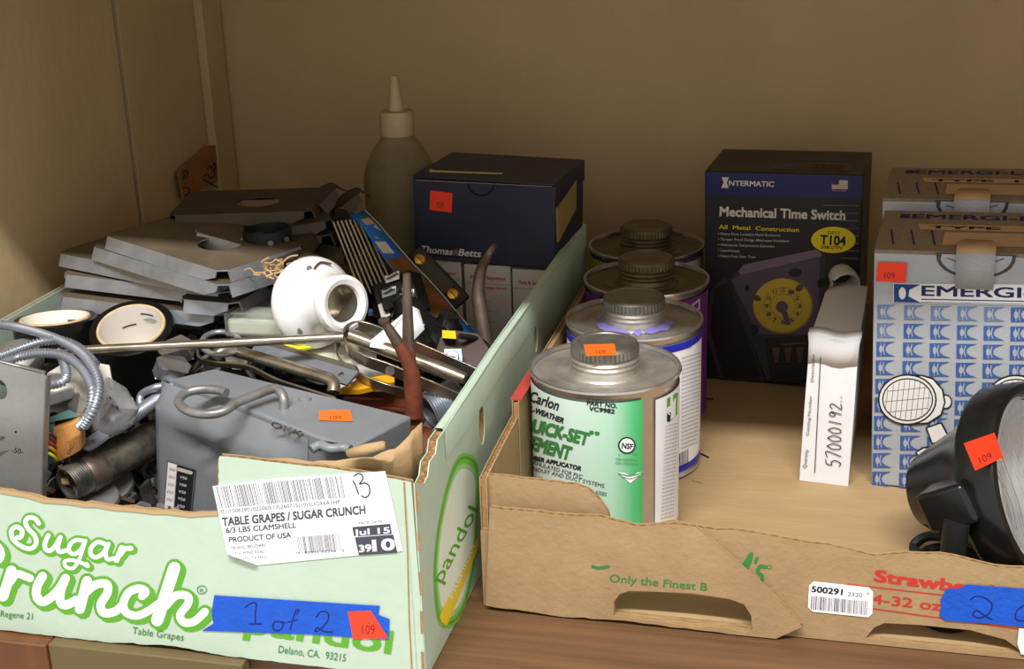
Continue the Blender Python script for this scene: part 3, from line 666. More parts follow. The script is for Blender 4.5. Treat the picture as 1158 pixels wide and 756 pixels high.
b = MB(); wrap(b, M4, RB + .0001, .006, zt, -170, -25, 'yelgreen', 40); wrap(b, M4, RB + .0001, .006, zt, -25, 170, 'greypaper', 40); l4 = make('paper_label', b, t4)
cy4 = Cyl(M4.translation, RB + .0002); d = Decal(cy4, .0003); d.text('CARLON', (671, 292), (690, 298), 5, 'ink', .03).text('PVC CEMENT', (764, 300), (790, 293), 4, 'purple', .03); d.make('label_printing', l4)

# ================================================================ boxes
def pbox(FBL, FTL, FTR, h, z0, depth, verbose=None, O=None):
    """a box whose lower left front corner stands at height z0 and whose front has the given three corners"""
    O = O or W(*FBL, z0); r1 = ray(*FTL); a = CAM - O
    A, B, C_ = r1.dot(r1), 2 * a.dot(r1), a.dot(a) - h * h; D = B * B - 4 * A * C_
    if D < 0: ts = [-B / (2 * A)]
    else: ts = [(-B - sqrt(D)) / (2 * A), (-B + sqrt(D)) / (2 * A)]
    best = max(ts, key=lambda t: (CAM + r1 * t - O).normalized().z)
    FT = CAM + r1 * best; up = (FT - O).normalized(); r2 = ray(*FTR)
    t = (FT - CAM).dot(up) / r2.dot(up); P = CAM + r2 * t; w = (P - FT).length; X = (P - FT).normalized(); N = X.cross(up)
    if verbose: print('BOX', verbose, 'w %.3f h %.3f yaw %.1f lean %.1f tilt %.1f' % (w, (FT - O).length, math.degrees(atan2(-X.y, X.x)), math.degrees(math.asin(-N.z)), math.degrees(math.asin(X.z))))
    return O, X, up, N, w, (FT - O).length
def aligned(FBL, z0, w, h, yaw, lean=0.0, tilt=0.0, O=None):
    O = O or W(*FBL, z0); X = V((cos(yaw), -sin(yaw), 0)); Nn = V((-sin(yaw), -cos(yaw), 0)); up = (V((0, 0, 1)) * cos(lean) - Nn * sin(lean)).normalized()
    c_, s_ = cos(tilt), sin(tilt); X, up = X * c_ + up * s_, up * c_ - X * s_
    return O, X, up, X.cross(up), w, h
# dark blue-black time switch box
def solidbox(O, X, up, N, w, h, dp):
    return [O, O + X * w, O + X * w - N * dp, O - N * dp] + [p + up * h for p in (O, O + X * w, O + X * w - N * dp, O - N * dp)]
B1 = pbox((797, 427), (797, 193), (977, 198), .197, .005, .09, 'time')
O, X, U_, N, w, h = B1
M['boxblack'] = flat('box_black', (30, 28, 34), .45); M['boxnavy'] = flat('box_navy', (22, 26, 92), .4); M['dimwhite'] = flat('print_pale', (214, 208, 200)); M['dullmauve'] = flat('print_mauve', (88, 78, 98)); M['dullmauve2'] = flat('print_mauve_dark', (58, 52, 66)); M['mauve3'] = flat('print_mauve_light', (120, 106, 128)); M['dial'] = flat('print_dial', (196, 172, 60)); M['dial2'] = flat('print_dial_dark', (150, 128, 44)); M['brownprint'] = flat('print_brown', (96, 74, 60))
ts = thing('time_switch_box', 'black and navy carton of a mechanical time switch leaning against the back wall', 'box', frame(O, X, U_))
b = MB(); b.hexa(solidbox(O, X, U_, N, w, h, .088), 'boxblack'); bd = make('box_body', b, ts, bevel=.0012)
f1 = Plane(O, X, N); f1t = Plane(O + U_ * h, X, U_)
zt1 = (780, 160, 1109 / 220)
d = Decal(f1, .0003).zoom(*zt1)
d.poly([(92, 175), (985, 196), (985, 330), (92, 300)], 'boxnavy').up(2)
d.poly([(182, 202), (224, 204), (212, 232), (222, 264), (180, 262), (194, 232)], 'dimwhite').text('NTERMATIC', (224, 250), (480, 256), 30, 'dimwhite', .02)
d.quad((812, 218), (902, 221), (900, 272), (810, 268), 'dimwhite')
for i in range(5): d.quad((813, 222 + i * 11), (902, 225 + i * 11), (902, 229 + i * 11), (813, 226 + i * 11), 'red')
d.up().quad((812, 218), (852, 219), (851, 244), (812, 243), 'boxnavy')
d.text('Made in U.S.A.', (814, 281), (893, 284), 8, 'dimwhite')
d.text('Mechanical Time Switch', (172, 422), (885, 446), 54, 'dimwhite', .03).text('All  Metal  Construction', (166, 496), (622, 514), 24, 'yellow', .01)
for i, (s_, x1) in enumerate((('• Heavy-Duty Lockable Metal Enclosure', 515), ('• Tamper Proof Design Eliminates Vandalism', 565), ('• Withstands Temperature Extremes', 482), ('• Listed/Usable', 285), ('• Heavy-Duty Gear Train', 375))):
    d.text(s_, (162, 530 + i * 31.5), (x1, 540 + i * 31.5 + (x1 - 500) * .02), 15, 'dimwhite')
for i in range(8): d.quad((860 if i > 1 else 760, 360 + i * 43), (962, 363 + i * 43), (962, 367 + i * 43), (860 if i > 1 else 760, 364 + i * 43), 'mauve3')
d.zoom(790, 270, 4.447)
d.poly([(225, 130), (610, 50), (640, 60), (600, 700), (330, 710), (250, 480), (160, 200)], 'dullmauve2').poly([(60, 260), (125, 196), (155, 215), (345, 712), (110, 705), (40, 480)], 'dullmauve2').up()
d.poly([(200, 165), (228, 128), (610, 48), (620, 88), (215, 178)], 'mauve3').poly([(165, 205), (215, 178), (610, 95), (600, 480), (300, 480)], 'dullmauve').poly([(75, 250), (150, 215), (320, 700), (130, 700), (60, 470)], 'boxblack').up()
d.poly([(330, 500), (560, 480), (550, 690), (365, 708)], 'boxblack').ell(487, 168, 34, 22, 'boxblack').ell(245, 245, 12, 18, 'boxblack').ell(280, 460, 22, 30, 'boxblack')
d.up().ell(425, 335, 152, 140, 'dial2').up().ell(422, 332, 146, 134, 'dial').up().ell(425, 335, 98, 94, 'dial2', inner=3).ell(425, 335, 66, 62, 'dial2', inner=4).ell(420, 340, 30, 30, 'dullmauve').up()
for i in range(12):
    a = radians(i * 30 - 90)
    d.text(str((i + 11) % 12 + 1), (425 + 82 * cos(a) - 9, 335 + 80 * sin(a) + 9), (425 + 82 * cos(a) + 9, 335 + 80 * sin(a) + 10), 20, 'brownprint', .03)
d.ell(508, 245, 22, 16, 'brownprint', -40).ell(292, 295, 24, 14, 'brownprint', 20).poly([(410, 345), (440, 345), (465, 430), (440, 432)], 'dullmauve')
for i in range(3): d.poly([(370 + i * 60, 545), (410 + i * 60, 540), (400 + i * 58, 620), (385 + i * 58, 620)], 'brownprint')
d.quad((415, 525), (545, 515), (545, 525), (415, 533), 'dullmauve')
for i in range(7): d.quad((340, 590 + i * 16), (545, 580 + i * 16), (545, 583 + i * 16), (340, 593 + i * 16), 'dullmauve2')
d.zoom(*zt1); d.up(2)
d.ell(820, 560, 130, 78, 'boxblack').up().ell(820, 558, 127, 75, 'yellow').up().text('DPST', (787, 525), (860, 530), 20, 'ink').text('T104', (745, 582), (888, 590), 54, 'ink', .03).text('208-277V', (748, 606), (872, 613), 18, 'ink', .02)
d.make('front_printing', bd)
d = Decal(f1t, .0003).zoom(*zt1)
d.quad((660, 122), (918, 126), (918, 170), (655, 164), 'brownprint').text('INTERMATIC', (225, 68), (495, 74), 12, 'brownprint').text('Mechanical Time Switch with Alarm', (220, 106), (908, 116), 16, 'dullmauve', .02).text('Type', (245, 88), (365, 92), 10, 'brownprint').ell(545, 146, 78, 16, 'dullmauve').up().barcode((688, 128), (880, 131), (880, 164), (688, 160), 'ink', 44, 5)
d.make('top_printing', bd)

# emergency light boxes
M['egrey'] = mat('halftone_grey', (176, 180, 188), .6, var=.10, scale=900, dirt=(150, 156, 170), damt=.3, dscale=20)
M['ekraft'] = flat('kraft_lid', (134, 118, 98), .7, var=.15, scale=300); M['elabel'] = flat('kraft_label', (190, 156, 120), .7); M['eblue'] = flat('logo_blue', (60, 96, 160)); M['ebluedark'] = flat('logo_blue_dark', (28, 66, 132)); M['eink'] = flat('name_navy', (30, 36, 90)); M['epale'] = flat('halftone_pale_blue', (168, 190, 224)); M['eline'] = flat('drawing_white', (232, 232, 230))
def emergi(O, X, U_, N, w, h, dp, label, front=True, dy=0):
    t = thing('emergency_light_box', label, 'box', frame(O, X, U_), 'blue and grey boxes of emergency lights')
    b = MB(); b.hexa(solidbox(O, X, U_, N, w, h - .002, dp), 'egrey'); bd = make('box_body', b, t, bevel=.001)
    # lid flaps: front-hinged sheet with a half-moon cut out
    b = MB(); P = lambda u, v, z: O + X * u - N * v + U_ * z
    uc = w * .475; lidpts = [(0.0, .0), (0.0, dp), (w, dp), (w, 0.0)]
    T_ = frame(P(0, 0, h - .002), X, U_)
    cut_ = [(uc + .024 * cos(a), .018 * sin(a) * (1 if True else 1)) for a in [pi * i / 12 for i in range(13)]]
    outl = [(0, 0)] + [(uc - .0245, 0)] + [(x, y) for x, y in cut_[::-1]] + [(w, 0), (w, dp), (0, dp)]
    outl = [(0, .0005), (0, dp), (w, dp), (w, .0005)]
    b.prism(outl[::-1], [], .0025, 'ekraft', T_); lid = make('lid', b, t, label='brown printed lid')
    tl = Plane(P(0, 0, h + .0006), X, U_)
    d = Decal(tl, .0001).uv(); k = w / .15
    d.text('EMERGI-LITE', (.022 * k, dp * .80), (w - .012, dp * .80), dp * .12, 'eink', .02).up()
    d.quad((.026, dp * .66), (w - .014, dp * .66), (w - .016, dp * .52), (.028, dp * .52), 'elabel').quad((.045, dp * .47), (w - .02, dp * .47), (w - .02, dp * .16), (.045, dp * .16), 'elabel').up()
    d.text('TYPE  11', (.034, dp * .555), (w - .03, dp * .555), dp * .07, 'ink', .03)
    d.quad((.012, dp * .8), (.019, dp * .8), (.019, dp * .9), (.012, dp * .9), 'eink')
    for i in range(3): d.stroke([(.008 + .014 * i, dp * .5), (.012 + .014 * i, dp * .15)], .0012, 'eink', smooth=False)
    d.make('lid_printing', lid)
    # half-moon opening and the tongue through it
    f = Plane(O, X, N); d = Decal(f, .0002).uv()
    d.poly([(uc - .026, h)] + [(uc - .026 * cos(pi * i / 14), h - .0185 * sin(pi * i / 14) ** .8) for i in range(1, 14)] + [(uc + .026, h)], 'greyink').up().poly([(uc - .022, h - .001)] + [(uc - .0235 * cos(pi * i / 14), h - .0165 * sin(pi * i / 14) ** .8) for i in range(1, 14)] + [(uc + .0235, h - .001)], 'egrey').up().stroke([(uc - .018, h - .004), (uc - .004, h - .009)], .001, 'eblue').stroke([(uc + .005, h - .008), (uc + .018, h - .003)], .001, 'eblue')
    d.make('opening', bd)
    b = MB(); rows = []
    for k_, (v_, z_, ww) in enumerate(((-.0012, h - .026, .0125), (-.0022, h - .012, .0125), (-.002, h + .001, .0128), (.004, h + .0035, .0128), (.012, h + .004, .0115), (.0145, h + .0042, .0085))):
        rows.append([P(uc - ww, v_, z_), P(uc + ww, v_, z_)])
    b.grid(rows[:3], 'egrey'); b.grid(rows[2:], 'elabel'); make('tongue', b, t, solid=.0008)
    return t, bd, f
B2 = pbox((985, 547), (988.5, 283), (1238, 291), .193, .0045, .09, 'emergi')
O, X, U_, N, w, h = B2
w2, h2_ = w, h
te, ebd, ef = emergi(*B2, .078, 'front of two blue and grey emergency light boxes, behind the black lamp head')
d = Decal(ef, .00045).zoom(980, 340, 1121 / 178)
M['ebpale'] = flat('logo_blue_faded', (104, 126, 168))
def logo(x, y, sx, sy, m, wm='egrey'):
    P = lambda a, c_: (x + a * sx, y + c_ * sy)
    d.poly([P(0, 0), P(1, 0.0), P(.62, .16), (P(.5, .34)), P(.47, .5), P(.5, .66), P(.66, .84), P(1, 1), P(0, 1)], m)
    d.h += .00006; d.ell(x + .24 * sx, y + .5 * sy, .10 * sx, .26 * sy, wm, n=12); d.stroke([P(.24, 0.1), P(.24, .95)], .03 * sx, wm, smooth=False); d.stroke([P(.42, .15), P(.36, .5), P(.42, .85)], .05 * sx, wm, smooth=False); d.h -= .00006
for r_ in range(13):
    for c_ in range(12):
        x = 78 + c_ * 190 - r_ * 4; y = 25 + r_ * 132 + c_ * (3 + r_ * .6) + c_ * 1
        m_ = 'ebpale' if (r_ == 0 and c_ < 5) or (r_ == 1 and c_ == 0) or (r_ == 12) else 'eblue'
        logo(x, y, 150 - (c_ == 0) * 15, 104, m_)
d.up(3); d.zoom(960, 180, 680 / 198)
d.poly([(172, 480), (172, 553), (1120, 575), (1120, 488)], 'white').up().poly([(175, 482), (278, 484), (235, 505), (232, 530), (280, 555), (175, 552)], 'ebluedark').up().ell(208, 518, 14, 24, 'white', n=12)
d.text('EMERGI-LITE', (284, 527), (930, 540), 40, 'eink', .02).stroke([(282, 541), (1120, 558)], 4, 'eink', smooth=False).stroke([(282, 552), (1120, 569)], 2, 'eink', smooth=False)
d.up(2).zoom(880, 280, 751 / 278)
# line drawing of twin lamp heads
def lampdraw(dx):
    e = lambda x, y, rx, ry, m, **k: d.ell(x + dx, y, rx, ry, m, **k)
    q = lambda pts, m: d.poly([(x + dx, y) for x, y in pts], m)
    e(512, 468, 20, 22, 'ink'); d.up(); e(512, 468, 16, 18, 'eline'); d.up()
    q([(440, 385), (475, 395), (505, 430), (512, 470), (500, 510), (460, 535), (400, 540), (400, 385)], 'ink'); d.up(); q([(440, 390), (472, 400), (500, 432), (507, 470), (496, 506), (458, 530), (405, 535), (405, 390)], 'eline'); d.up()
    e(395, 461, 90, 78, 'ink'); d.up(); e(395, 461, 85, 73, 'eline'); d.up(); e(396, 461, 78, 66, 'ink', inner=4); d.up()
    for i in range(9): 
        xx = -64 + i * 16; yy = sqrt(max(0, 1 - (xx / 74) ** 2)) * 60; d.stroke([(396 + xx + dx + yy * .12, 461 - yy), (396 + xx + dx - yy * .12, 461 + yy)], 1.5, 'greyink', smooth=False)
    for j in range(3):
        yy = -32 + j * 32; xx = sqrt(1 - (yy / 66) ** 2) * 70; d.stroke([(396 - xx + dx, 461 + yy + 6), (396 + xx + dx, 461 + yy - 6)], 1.5, 'greyink', smooth=False)
    q([(450, 545), (500, 528), (528, 580), (470, 600)], 'ink'); d.up(); q([(456, 548), (497, 534), (520, 577), (472, 592)], 'eline'); d.up()
    q([(418, 622), (440, 605), (560, 590), (640, 600), (640, 660), (470, 652), (430, 640)], 'ink'); d.up(); q([(424, 622), (444, 610), (560, 596), (634, 604), (634, 654), (472, 646), (434, 635)], 'eline'); d.up()
lampdraw(0); d.up(2); lampdraw(330)
d.make('front_printing', ebd)
sticker(ef, [(993, 295), (1026, 296), (1024, 318), (991, 317)], te, ta=(.27, .63), h=.0016)
# the side of the box: the same print
# rear box of the pair
Ob = O - N * .098 + X * -.004 + V((0, 0, .003))
emergi(Ob, X, U_, N, w2 * .96, h2_ - .001, .072, 'rear of two emergency light boxes, under the back wall with its lid half open', front=False)

# white narrow box
B3 = pbox((904, 543), (915, 384), (972, 389), .1135, .0045, .12, 'white'); O, X, U_, N, w, h = B3
wb = thing('narrow_white_box', 'narrow white cardboard box with handwritten number, crumpled on top', 'box', frame(O, X, U_))
P = lambda u, v, z: O + X * u - N * v + U_ * z
wd = w; D_ = .155
b = MB(); rr = random.Random(3); rows = []
ring_ = lambda v, z0_, z1_, ww, wob=0: [P(wd / 2 - ww, v, z0_), P(wd / 2 + ww, v, z0_), P(wd / 2 + ww + wob, v, (z0_ + z1_) / 2), P(wd / 2 + ww * .97, v, z1_ + wob), P(wd / 2, v, z1_ + .002 + wob), P(wd / 2 - ww * .97, v, z1_), P(wd / 2 - ww - wob, v, (z0_ + z1_) / 2)]
for v_, zz0, zz1, ww, wob in ((0, 0, h, wd / 2, 0), (.006, 0, h + .001, wd / 2, .0), (.03, 0.0, h + .004, wd / 2 * .97, .001), (.07, 0.0, h + .006, wd / 2 * .95, -.001), (.11, .0, h + .009, wd / 2 * .93, .0015), (D_, .0, h + .006, wd / 2 * .85, .0)):
    rows.append(ring_(v_, zz0, zz1, ww, wob))
b.grid(rows, 'white', True); b.add(rows[0], [tuple(range(7))], 'white'); b.add(rows[-1], [tuple(range(7))[::-1]], 'crack'); bd = make('box_body', b, wb, smooth=25)
b = MB()   # bent end flap lying over the top
rows = []
for v_, z_, s_ in ((-.0006, h - .018, .98), (-.0012, h - .002, 1.0), (.002, h + .004, 1.06), (.010, h + .0065, 1.04)):
    rows.append([P(wd / 2 + wd / 2 * s_ * (i / 3 - 1), v_, z_ + (.0015 * sin(i * 1.3))) for i in range(7)])
b.grid(rows, 'white'); make('end_flap', b, wb, solid=.0007)
a0 = WP(932, 290, P(0, D_ * .93, 0), N)
b = MB(); c0 = P(wd * .45, D_ - .014, h + .008); b.tube([c0 + V((0, .004 * i, .001 * i)) for i in range(6)], [.012, .0125, .012, .012, .011, .010], 'greypaper', 12, caps=False); make('rolled_paper', b, wb, solid=.0008)
f3 = Plane(O, X, N); d = Decal(f3, .0012).zoom(880, 280, 751 / 278)
d.stroke([(130, 333), (112, 684)], 2.5, 'ink', smooth=False).text('Description', (108, 408), (112, 320), 9, 'ink').text('Catalog Number', (94, 572), (104, 450), 9, 'ink').text('Quantity', (86, 672), (92, 614), 11, 'ink')
DG = {'5': [[(.8, 1), (.25, .95), (.18, .6), (.5, .65), (.8, .4), (.5, .02), (.1, .12)]], '7': [[(.1, .95), (.85, 1), (.35, 0)]], '0': [[(.5, 1), (.15, .6), (.3, .05), (.7, .1), (.85, .6), (.5, 1)]], '1': [[(.55, 1), (.4, 0)]], '9': [[(.8, .85), (.4, 1), (.2, .7), (.5, .5), (.8, .85), (.6, 0)]], '2': [[(.15, .8), (.5, 1), (.8, .75), (.2, 0), (.9, .05)]], '.': [[(.2, 0), (.22, .04)]]}
for i, ch in enumerate('57000192..'):
    bx_, by_ = 196 + i * .2, 668 - i * 24.5 + (12 if i > 8 else 0)
    for s_ in DG[ch]: d.stroke([(bx_ - y * (46 - i * 1.6) - 4, by_ - x * 23 - y * 5) for x, y in s_], 2.8, 'ink', 4)
d.make('handwriting', bd)
f3t = Plane(P(0, 0, h + .0135), X, U_); d = Decal(f3t, .0).pxmode()
d.quad((924, 317), (937, 313), (939, 321), (925, 325), 'ink').quad((940, 312), (951, 309), (953, 316), (942, 320), 'ink').make('printed_marks', bd)

# black emergency lamp head
M['blackplastic'] = mat('black_plastic', (20, 20, 20), .22, var=.1, scale=20, dirt=(60, 58, 52), damt=.15, dscale=30); M['matteblack'] = flat('matte_black', (24, 24, 24), .55)
M['reflector'] = mat('reflector', (222, 224, 228), .4, .5, var=.15, scale=30); M['glass'] = mat('clear_glass', (255, 255, 255), .12, var=0, trans=1.0, ior=1.18)
def lamphead():
    C_ = CAM + ray(1169, 544) * .835; ax = V((.69, -.62, .37)).normalized()
    T = frame(C_, ax.orthogonal(), ax); x_ = V((0, 0, 1)).cross(ax).normalized(); T = frame(C_, x_, ax)
    t = thing('emergency_lamp_head', 'round black plastic emergency lamp head with ribbed lens lying in the right of brown carton', 'lamp', Matrix.Translation(V((C_.x, C_.y, .004))))
    r = .0625; b = MB()
    b.lathe([(.016, -.078), (.024, -.0765), (.0275, -.070), (.0400, -.044), (.0530, -.024), (.0575, -.020)], 'blackplastic', 56, T, (True, False)); make('housing', b, t)
    b = MB(); b.lathe([(.0575, -.0225), (.0622, -.021), (.0645, -.017), (.0640, .002), (.0625, .0045), (.058, .005), (.0555, .003), (.0550, -.004)], 'blackplastic', 64, T, (False, False)); make('rim', b, t)
    b = MB(); pr = [(.055, -.002)]
    n = 12
    for i in range(n): rr_ = .053 - i * .0045; pr += [(rr_, .0012 + .0022 * cos(i)), (rr_ - .0022, .0002 + .0022 * cos(i + .5))]
    b.lathe([(max(.0004, a), z + .003 * (1 - (a / .055) ** 2)) for a, z in pr], 'glass', 48, T, (False, True)); make('lens', b, t, label='clear ribbed lens')
    b = MB(); b.lathe([(.0545, -.006), (.048, -.016), (.034, -.03), (.018, -.038), (.006, -.041)], 'reflector', 40, T, (False, True)); make('reflector', b, t)
    # ribs cast in the lens
    b = MB()
    for i in range(-5, 6):
        x = i * .009; y = sqrt(max(0, .052 ** 2 - x * x)); b.tube([T @ V((x, -y, .001)), T @ V((x, 0, .0035)), T @ V((x, y, .001))], .0008, 'glass', 6)
    make('lens_ribs', b, t)
    # bracket block on the housing and swivel
    b = MB(); q = CAM + ray(1079, 568) * .812; 
    A = frame(q, x_, (ax + V((0, 0, .2))).normalized()); b.box((0, 0, 0), (.026, .026, .034), 'blackplastic', A); make('bracket', b, t, bevel=.003)
    b = MB(); s0 = CAM + ray(1082, 590) * .80; s1 = V((s0.x - .002, s0.y, .012)); b.tube([s0, s0.lerp(s1, .4), s1], [.008, .0075, .009], 'matteblack', 16); b.lathe([(.016, -.008), (.018, -.004), (.017, .004), (.010, .009), (.004, .010)], 'blackplastic', 24, Matrix.Translation(s1), (True, True)); make('swivel', b, t)
    f = Plane(T @ V((0, 0, 0)), x_, ax)
    # sticker bent over the rim
    b = MB(); N_ = 4; a_c = None
    pc = [WP(x, y, C_ - ax * .002, ax) for x, y in ((1090, 500), (1124, 488), (1133, 516), (1102, 530))]
    d = Decal(Plane(C_ + ax * .0055, x_, ax), .0004)
    qd = [(1089, 501), (1124, 489), (1134, 517), (1102, 532)]; d.quad(*qd, 'redorange').up(); d.text('109', (1108, 524), (1122, 518), 8, 'stickerink'); d.make('price_sticker', t, 'orange price sticker')
    # cable
    b = MB(); pts = [W(1108, 632, .012), W(1075, 610, .02), W(1050, 606, .016), W(1034, 616, .009), W(1040, 626, .007), W(1070, 630, .008), W(1105, 640, .008), W(1150, 640, .008)]
    b.tube(smooth_path(pts, 6), .0035, 'matteblack', 8)
    pts = [W(1100, 626, .010), W(1070, 618, .012), W(1048, 622, .008), W(1052, 632, .0078), W(1090, 636, .0078)]
    b.tube(smooth_path(pts, 6), .003, 'matteblack', 8); make('cable', b, t)
lamphead()
# ================================================================ the scrap in the grape carton
def Q(px, py, v): return WP(px, py, G(0, v), GV)
M['darksteel'] = mat('dusty_dark_steel', (70, 65, 57), .6, .35, var=.2, scale=30, dirt=(88, 74, 54), damt=.6, dscale=12)
M['steel'] = mat('plain_steel', (176, 176, 176), .42, .6, var=.12, scale=60, dirt=(110, 104, 96), damt=.5, dscale=30, bump=.08)
M['nickel'] = mat('nickel_strap', (176, 168, 152), .27, .85, var=.12, scale=50, dirt=(120, 106, 84), damt=.5, dscale=35)
M['greypaint'] = mat('grey_enamel', (124, 128, 134), .38, .0, var=.06, scale=20, dirt=(96, 98, 102), damt=.45, dscale=14, bump=.08, bscale=90, spec=.6)
M['greyworn'] = mat('worn_grey_metal', (150, 150, 150), .38, .5, var=.12, scale=60, dirt=(90, 86, 82), damt=.7, dscale=60)
M['rust'] = mat('red_rust', (128, 66, 46), .6, .15, var=.2, scale=60, dirt=(96, 60, 44), damt=.7, dscale=40, bump=.3, bscale=200)
M['oxide'] = mat('dark_oxide', (110, 98, 90), .42, .6, var=.2, scale=60, dirt=(84, 58, 44), damt=.6, dscale=50)
M['blackpipe'] = mat('black_pipe', (66, 64, 62), .42, .5, var=.3, scale=40, dirt=(150, 140, 124), damt=.6, dscale=55, stretch=(1, 1, 1), bump=.2)
M['porcelain'] = mat('porcelain', (236, 236, 238), .18, var=.02, dirt=(200, 194, 184), damt=.2, dscale=20, coat=.3)
M['blacktape'] = mat('black_tape', (18, 18, 18), .3, var=.2, scale=60, bump=.15, bscale=80)
M['core'] = flat('paper_core', (232, 226, 218), .8); M['corerim'] = mat('core_rim', (206, 176, 130), .8, var=.2, scale=120)
M['cream'] = flat('cream_plastic', (238, 238, 218), .35); M['clear'] = mat('clear_plastic', (236, 240, 240), .12, var=0, trans=.92, ior=1.3); M['bagfilm'] = mat('bag_film', (226, 228, 230), .14, var=0, trans=.75, ior=1.2, bump=.5, bscale=60)
M['bottle'] = mat('cloudy_bottle', (178, 164, 132), .3, var=.15, scale=14, trans=.5, ior=1.15, dirt=(110, 96, 66), damt=.6, dscale=12); M['nozzle'] = mat('ivory_nozzle', (188, 172, 138), .5, var=.12, scale=40, dirt=(150, 120, 70), damt=.5, dscale=40); M['liquid'] = mat('brown_liquid', (96, 78, 44), .3, var=.1, trans=.3)
M['navybox'] = mat('navy_box', (36, 40, 66), .5, var=.08, scale=20, dirt=(70, 66, 66), damt=.25, dscale=16); M['tapeold'] = mat('old_tape', (170, 146, 92), .4, var=.1); M['boxwhite'] = flat('box_greyish_white', (206, 198, 190), .6)
M['brass'] = mat('brass', (206, 160, 62), .3, .85, var=.1); M['brownplastic'] = mat('brown_bakelite', (58, 34, 26), .25, var=.2, scale=40); M['bluecard'] = mat('blue_card', (24, 104, 190), .45, var=.08, scale=30); M['cardedge'] = flat('card_edge', (206, 190, 156)); M['cardback'] = flat('card_dark', (44, 40, 38), .5)
M['bluescrew'] = mat('zinc_blue', (120, 160, 200), .28, .8); M['ylabel'] = flat('yellow_label', (240, 232, 40)); M['teal'] = flat('teal_tape', (96, 140, 140), .5); M['brownpaper'] = mat('brown_paper_tape', (196, 138, 76), .6, var=.15, scale=60, bump=.3); M['yellowtool'] = flat('yellow_tool', (226, 164, 30), .4); M['twine'] = flat('twine', (190, 158, 112), .9, var=.2); M['leadgrey'] = mat('lead_grey', (136, 134, 130), .5, .5, var=.2, scale=50); M['tagcard'] = mat('tag_cardboard', (150, 104, 56), .85, var=.15, scale=40)

# loose small hardware nobody could count fills the bottom
b = MB(); rr = random.Random(11)
def heap(u, v):
    z = .045
    if v > .18: z = .075
    if v > .2 and u < -.14: z = .115
    if v > .3: z = .10 if u < -.14 else .035
    if u > -.14 and v > .10: z = min(z, .06)
    if v < .09 and u > -.26: z = .03
    return z
for k in range(1500):
    u = rr.uniform(-.375, -.016); v = rr.uniform(.016, .47); H_ = heap(u, v); z = .006 + (H_ - .006) * (1 - rr.random() ** 2 * .8)
    T = Matrix.Translation(G(u, v, z)) @ rotm(rr.uniform(0, 180), rr.uniform(0, 180), rr.uniform(0, 180))
    m_ = rr.choice(['oxide', 'darksteel', 'blackpipe', 'greyworn', 'leadgrey', 'matteblack'])
    c = rr.random()
    if c < .4: b.lathe([(.004, -.002), (.0075, -.002), (.0075, .002), (.004, .002)], m_, 6, T, (False, False))
    elif c < .7: b.lathe([(.0022, -.012), (.0022, .008), (.0045, .008), (.0045, .011)], m_, 6, T)
    elif c < .9: b.lathe([(.009, -.0008), (.009, .0008)], m_, 10, T)
    else: b.box((0, 0, 0), (.03, .012, .003), m_, T)
for i in range(-1, 8):     # a bed of broken slabs under the parts so that nothing hangs in the air
    for j in range(9):
        u = -.36 + i * .045; v = .03 + j * .053
        if u > -.03 or u < -.385: continue
        z = heap(u, v) * .8; b.box((0, 0, 0), (.05, .055, z - .004), 'matteblack', frame(G(u, v, (z - .004) / 2 + .0045), GU, (0, 0, 1)))
o = make('loose_hardware', b, None, Mx=GM, kind='stuff'); tag(o, 'dark loose nuts, washers and bolts heaped at the bottom of the green carton', 'hardware')

